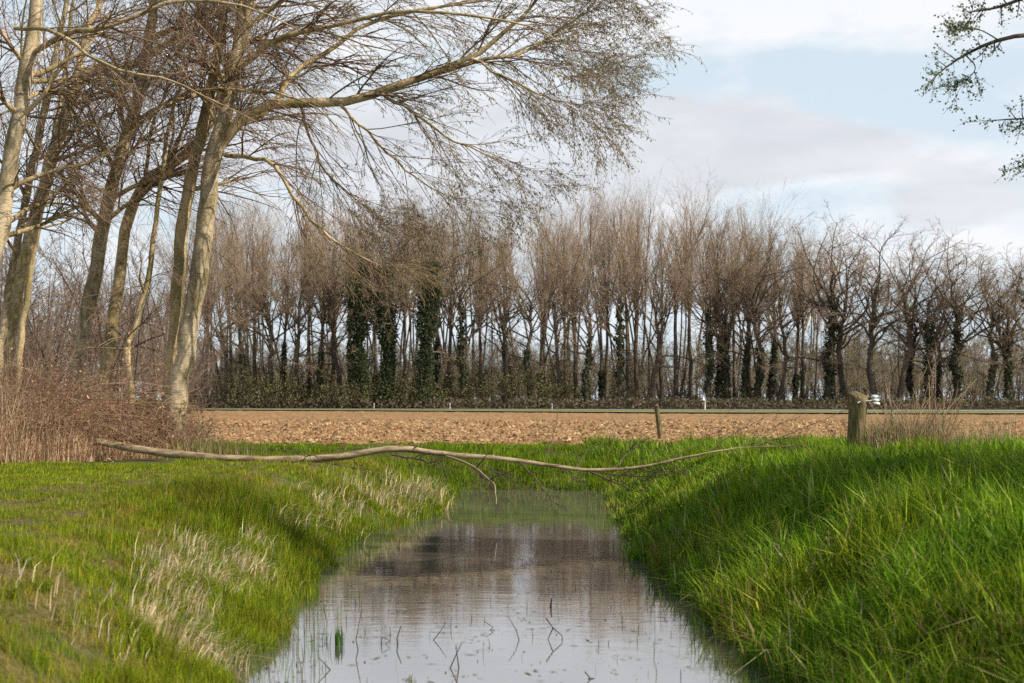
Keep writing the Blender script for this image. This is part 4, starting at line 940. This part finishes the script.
shaft = boxpost([(-.15, -.05, 0, .12, .12), (.25, -.03, 0, .122, .122), (z0 * .55, 0, 0, .125, .125), (z0 * .74, .015, 0, .132, .132), (z0 * .80, .02, 0, .15, .14), (z0 - .05, .03, 0, .15, .14), (z0 - .015, .03, 0, .135, .125)], 'shaft', M['post'], post)
shaft.rotation_euler = (0, 0, math.radians(-33))
for v in shaft.data.vertices:                      # the weathered top slopes and has lost its near corner
    v.co.x *= 1.25; v.co.y *= 1.2
    if v.co.z > z0 - .06: v.co.z -= .10 * max(0, v.co.x) / .15 + .05 * max(0, -v.co.y) / .14
for j in range(3):
    zz = z0 - .31 + j * .072
    G = Geo(); lat = [(0, .0), (.0, .04), (.012, .062), (.035, .066), (.055, .06), (.066, .04), (.068, .0)]
    k = 12; V = []
    for h, rr in lat:
        for t in range(k): V.append((rr * 1.45 * math.cos(2 * PI * t / k), rr * 1.1 * math.sin(2 * PI * t / k), h * .9))
    Q = [[i * k + t, i * k + (t + 1) % k, (i + 1) * k + (t + 1) % k, (i + 1) * k + t] for i in range(len(lat) - 1) for t in range(k)]
    G.add(V, Q); o = G.build('insulator', M['white'], post); o.location = (.375 - .01 * j, -.06, zz); o.rotation_euler = (.1, .12 - .1 * j, .3 * j)
part_tube('bracket', [(.05, -.19, z0 - .25), (.15, -.20, z0 - .23), (.25, -.14, z0 - .225), (.34, -.06, z0 - .22)], np.array([.012, .014, .013, .012]), 6, M['metal'], post, np.zeros(3))
part_tube('wire', [(-.03, -.20, z0 - .27), (.02, -.21, z0 - .24), (.08, -.20, z0 - .27), (.06, -.20, z0 - .34)], np.full(4, .011), 5, M['white'], post, np.zeros(3))

sp = at(660, 441, 41.9); sz_ = float(height(sp[0], sp[1]))
st = spline(np.array([[.02, 0, -.15, .078], [.0, 0, .3, .076], [-.05, 0, .75, .076], [-.11, 0, 1.14, .073]]), 8)
stake = empty('fence_stake', (sp[0], sp[1], sz_)); tag(stake, 'dark round wooden fence stake leaning left at the field edge', 'fence post')
part_tube('shaft', st[:, :3], st[:, 3], 10, M['post'], stake, np.zeros(3))
e = st[-1]
part_tube('cap', [(e[0], e[1], e[2]), (e[0] - .004, 0, e[2] + .02), (e[0] - .006, 0, e[2] + .03)], np.array([.072, .06, .03]), 10, M['post'], stake, np.zeros(3))

# road sign, seen from its slim side, with three delineator posts
Y = 170.0
sg = empty('road_sign', ((705 - 512) / F * Y, 158.6, .2)); sg.location.x = (705 - 512) / F * 158.6; tag(sg, 'small white pointed road sign on a pole by the far road', 'road sign')
part_tube('pole', [(0, 0, 0), (0, 0, .9), (-.06, 0, 1.9)], np.array([.06, .055, .055]), 8, M['white'], sg, np.zeros(3))
G = Geo(); pts = [(-.17, 1.05), (.14, 1.05), (.17, 1.2), (-.02, 1.95), (-.10, 1.95), (-.20, 1.2)]
pts = [(a - .03, b - .0) for a, b in pts]; V = [(a, -.10, b) for a, b in pts] + [(a, -.06, b) for a, b in pts]; m = len(pts)
G.add(V, [[i, (i + 1) % m, m + (i + 1) % m, m + i] for i in range(m)], [[0, i, i + 1] for i in range(1, m - 1)] + [[m, m + i + 1, m + i] for i in range(1, m - 1)])
G.build('sign_plate', M['white'], sg, smooth=False)
first = None
for px, Yd, lab in ((374, 172.5, 'low pale marker post by the far road before the dark ivy trees'), (450, 168, 'low pale marker post by the far road left of the stout two-toned trunk'), (552, 164, 'low pale marker post by the far road right of the sky gap')):
    if first is None:
        d_ = empty('marker_post', (0, 0, 0)); part_tube('post', [(0, 0, 0), (0, 0, .4), (0, 0, .55)], np.array([.07, .065, .06]), 8, M['metal'], d_, np.zeros(3))
        part_tube('band', [(0, 0, .551), (0, 0, .62), (0, 0, .70)], np.array([.066, .062, .03]), 8, M['white'], d_, np.zeros(3)); first = d_
    else: d_ = dup(first)
    d_.location = ((px - 512) / F * Yd, Yd, .22); tag(d_, lab, 'marker post', 'marker posts along the far road')

# tall dry weeds by the gate post
def weed(px, py, n, h, label):
    p = at(px, py, 30.0); z = float(height(p[0], p[1])); r = np.random.default_rng(int(px))
    P = np.empty((n, 7, 3)); P[:, 0] = np.stack([r.normal(0, .28, n), r.normal(0, .2, n), np.full(n, -.02)], -1)
    d = unit(np.stack([r.normal(.05, .36, n), r.normal(0, .25, n), np.ones(n)], -1)); L = h * r.uniform(.35, 1.1, n)
    for j in range(1, 7): d = unit(d + r.normal(0, .05, (n, 3))); P[:, j] = P[:, j - 1] + d * (L / 6)[:, None]
    R = r.uniform(.009, .015, n)[:, None] * np.linspace(1, .45, 7)
    root = empty('dry_weed', (p[0], p[1], z)); tag(root, label, 'weed', 'dry weeds by the gate post')
    wc = [(.50, .35, .22), (.62, .49, .33), (.38, .24, .15)]
    G = Geo(); G.tube(P, R, 4, palette(n, wc, [3, 3, 2])); a, b = spawn(P, R, 4, (.35, 1), (15, 40), .3, n=4, r0=.6, rmin=.0035, r=r); G.tube(a, b, 3, palette(len(a), wc, [3, 3, 2]))
    G.build('stems', M['straw'], root)
    m = n * 34; B = Geo(); blades(B, r.normal(0, .3, m), r.normal(0, .25, m), np.zeros(m), r.uniform(.3, 1.15, m), np.full(m, .012), r.uniform(.2, 1.0, m), (0, -.1), palette(m, [(.50, .36, .22), (.58, .46, .30), (.18, .22, .05)], [3, 2, 1.4]))
    B.build('leaves', M['straw'], root)
weed(887, 440, 22, 1.35, 'dry straw-coloured weed clump right beside the gate post')
weed(908, 438, 28, 2.15, 'tallest dry weed clump right of the gate post')
weed(936, 440, 20, 1.8, 'reddish dry weed clump farther right of the gate post')
weed(990, 440, 6, 1.0, 'sparse dry weed stems near the right edge')
# a few dark crows are too small to tell; darker turned clods mark the field edge instead
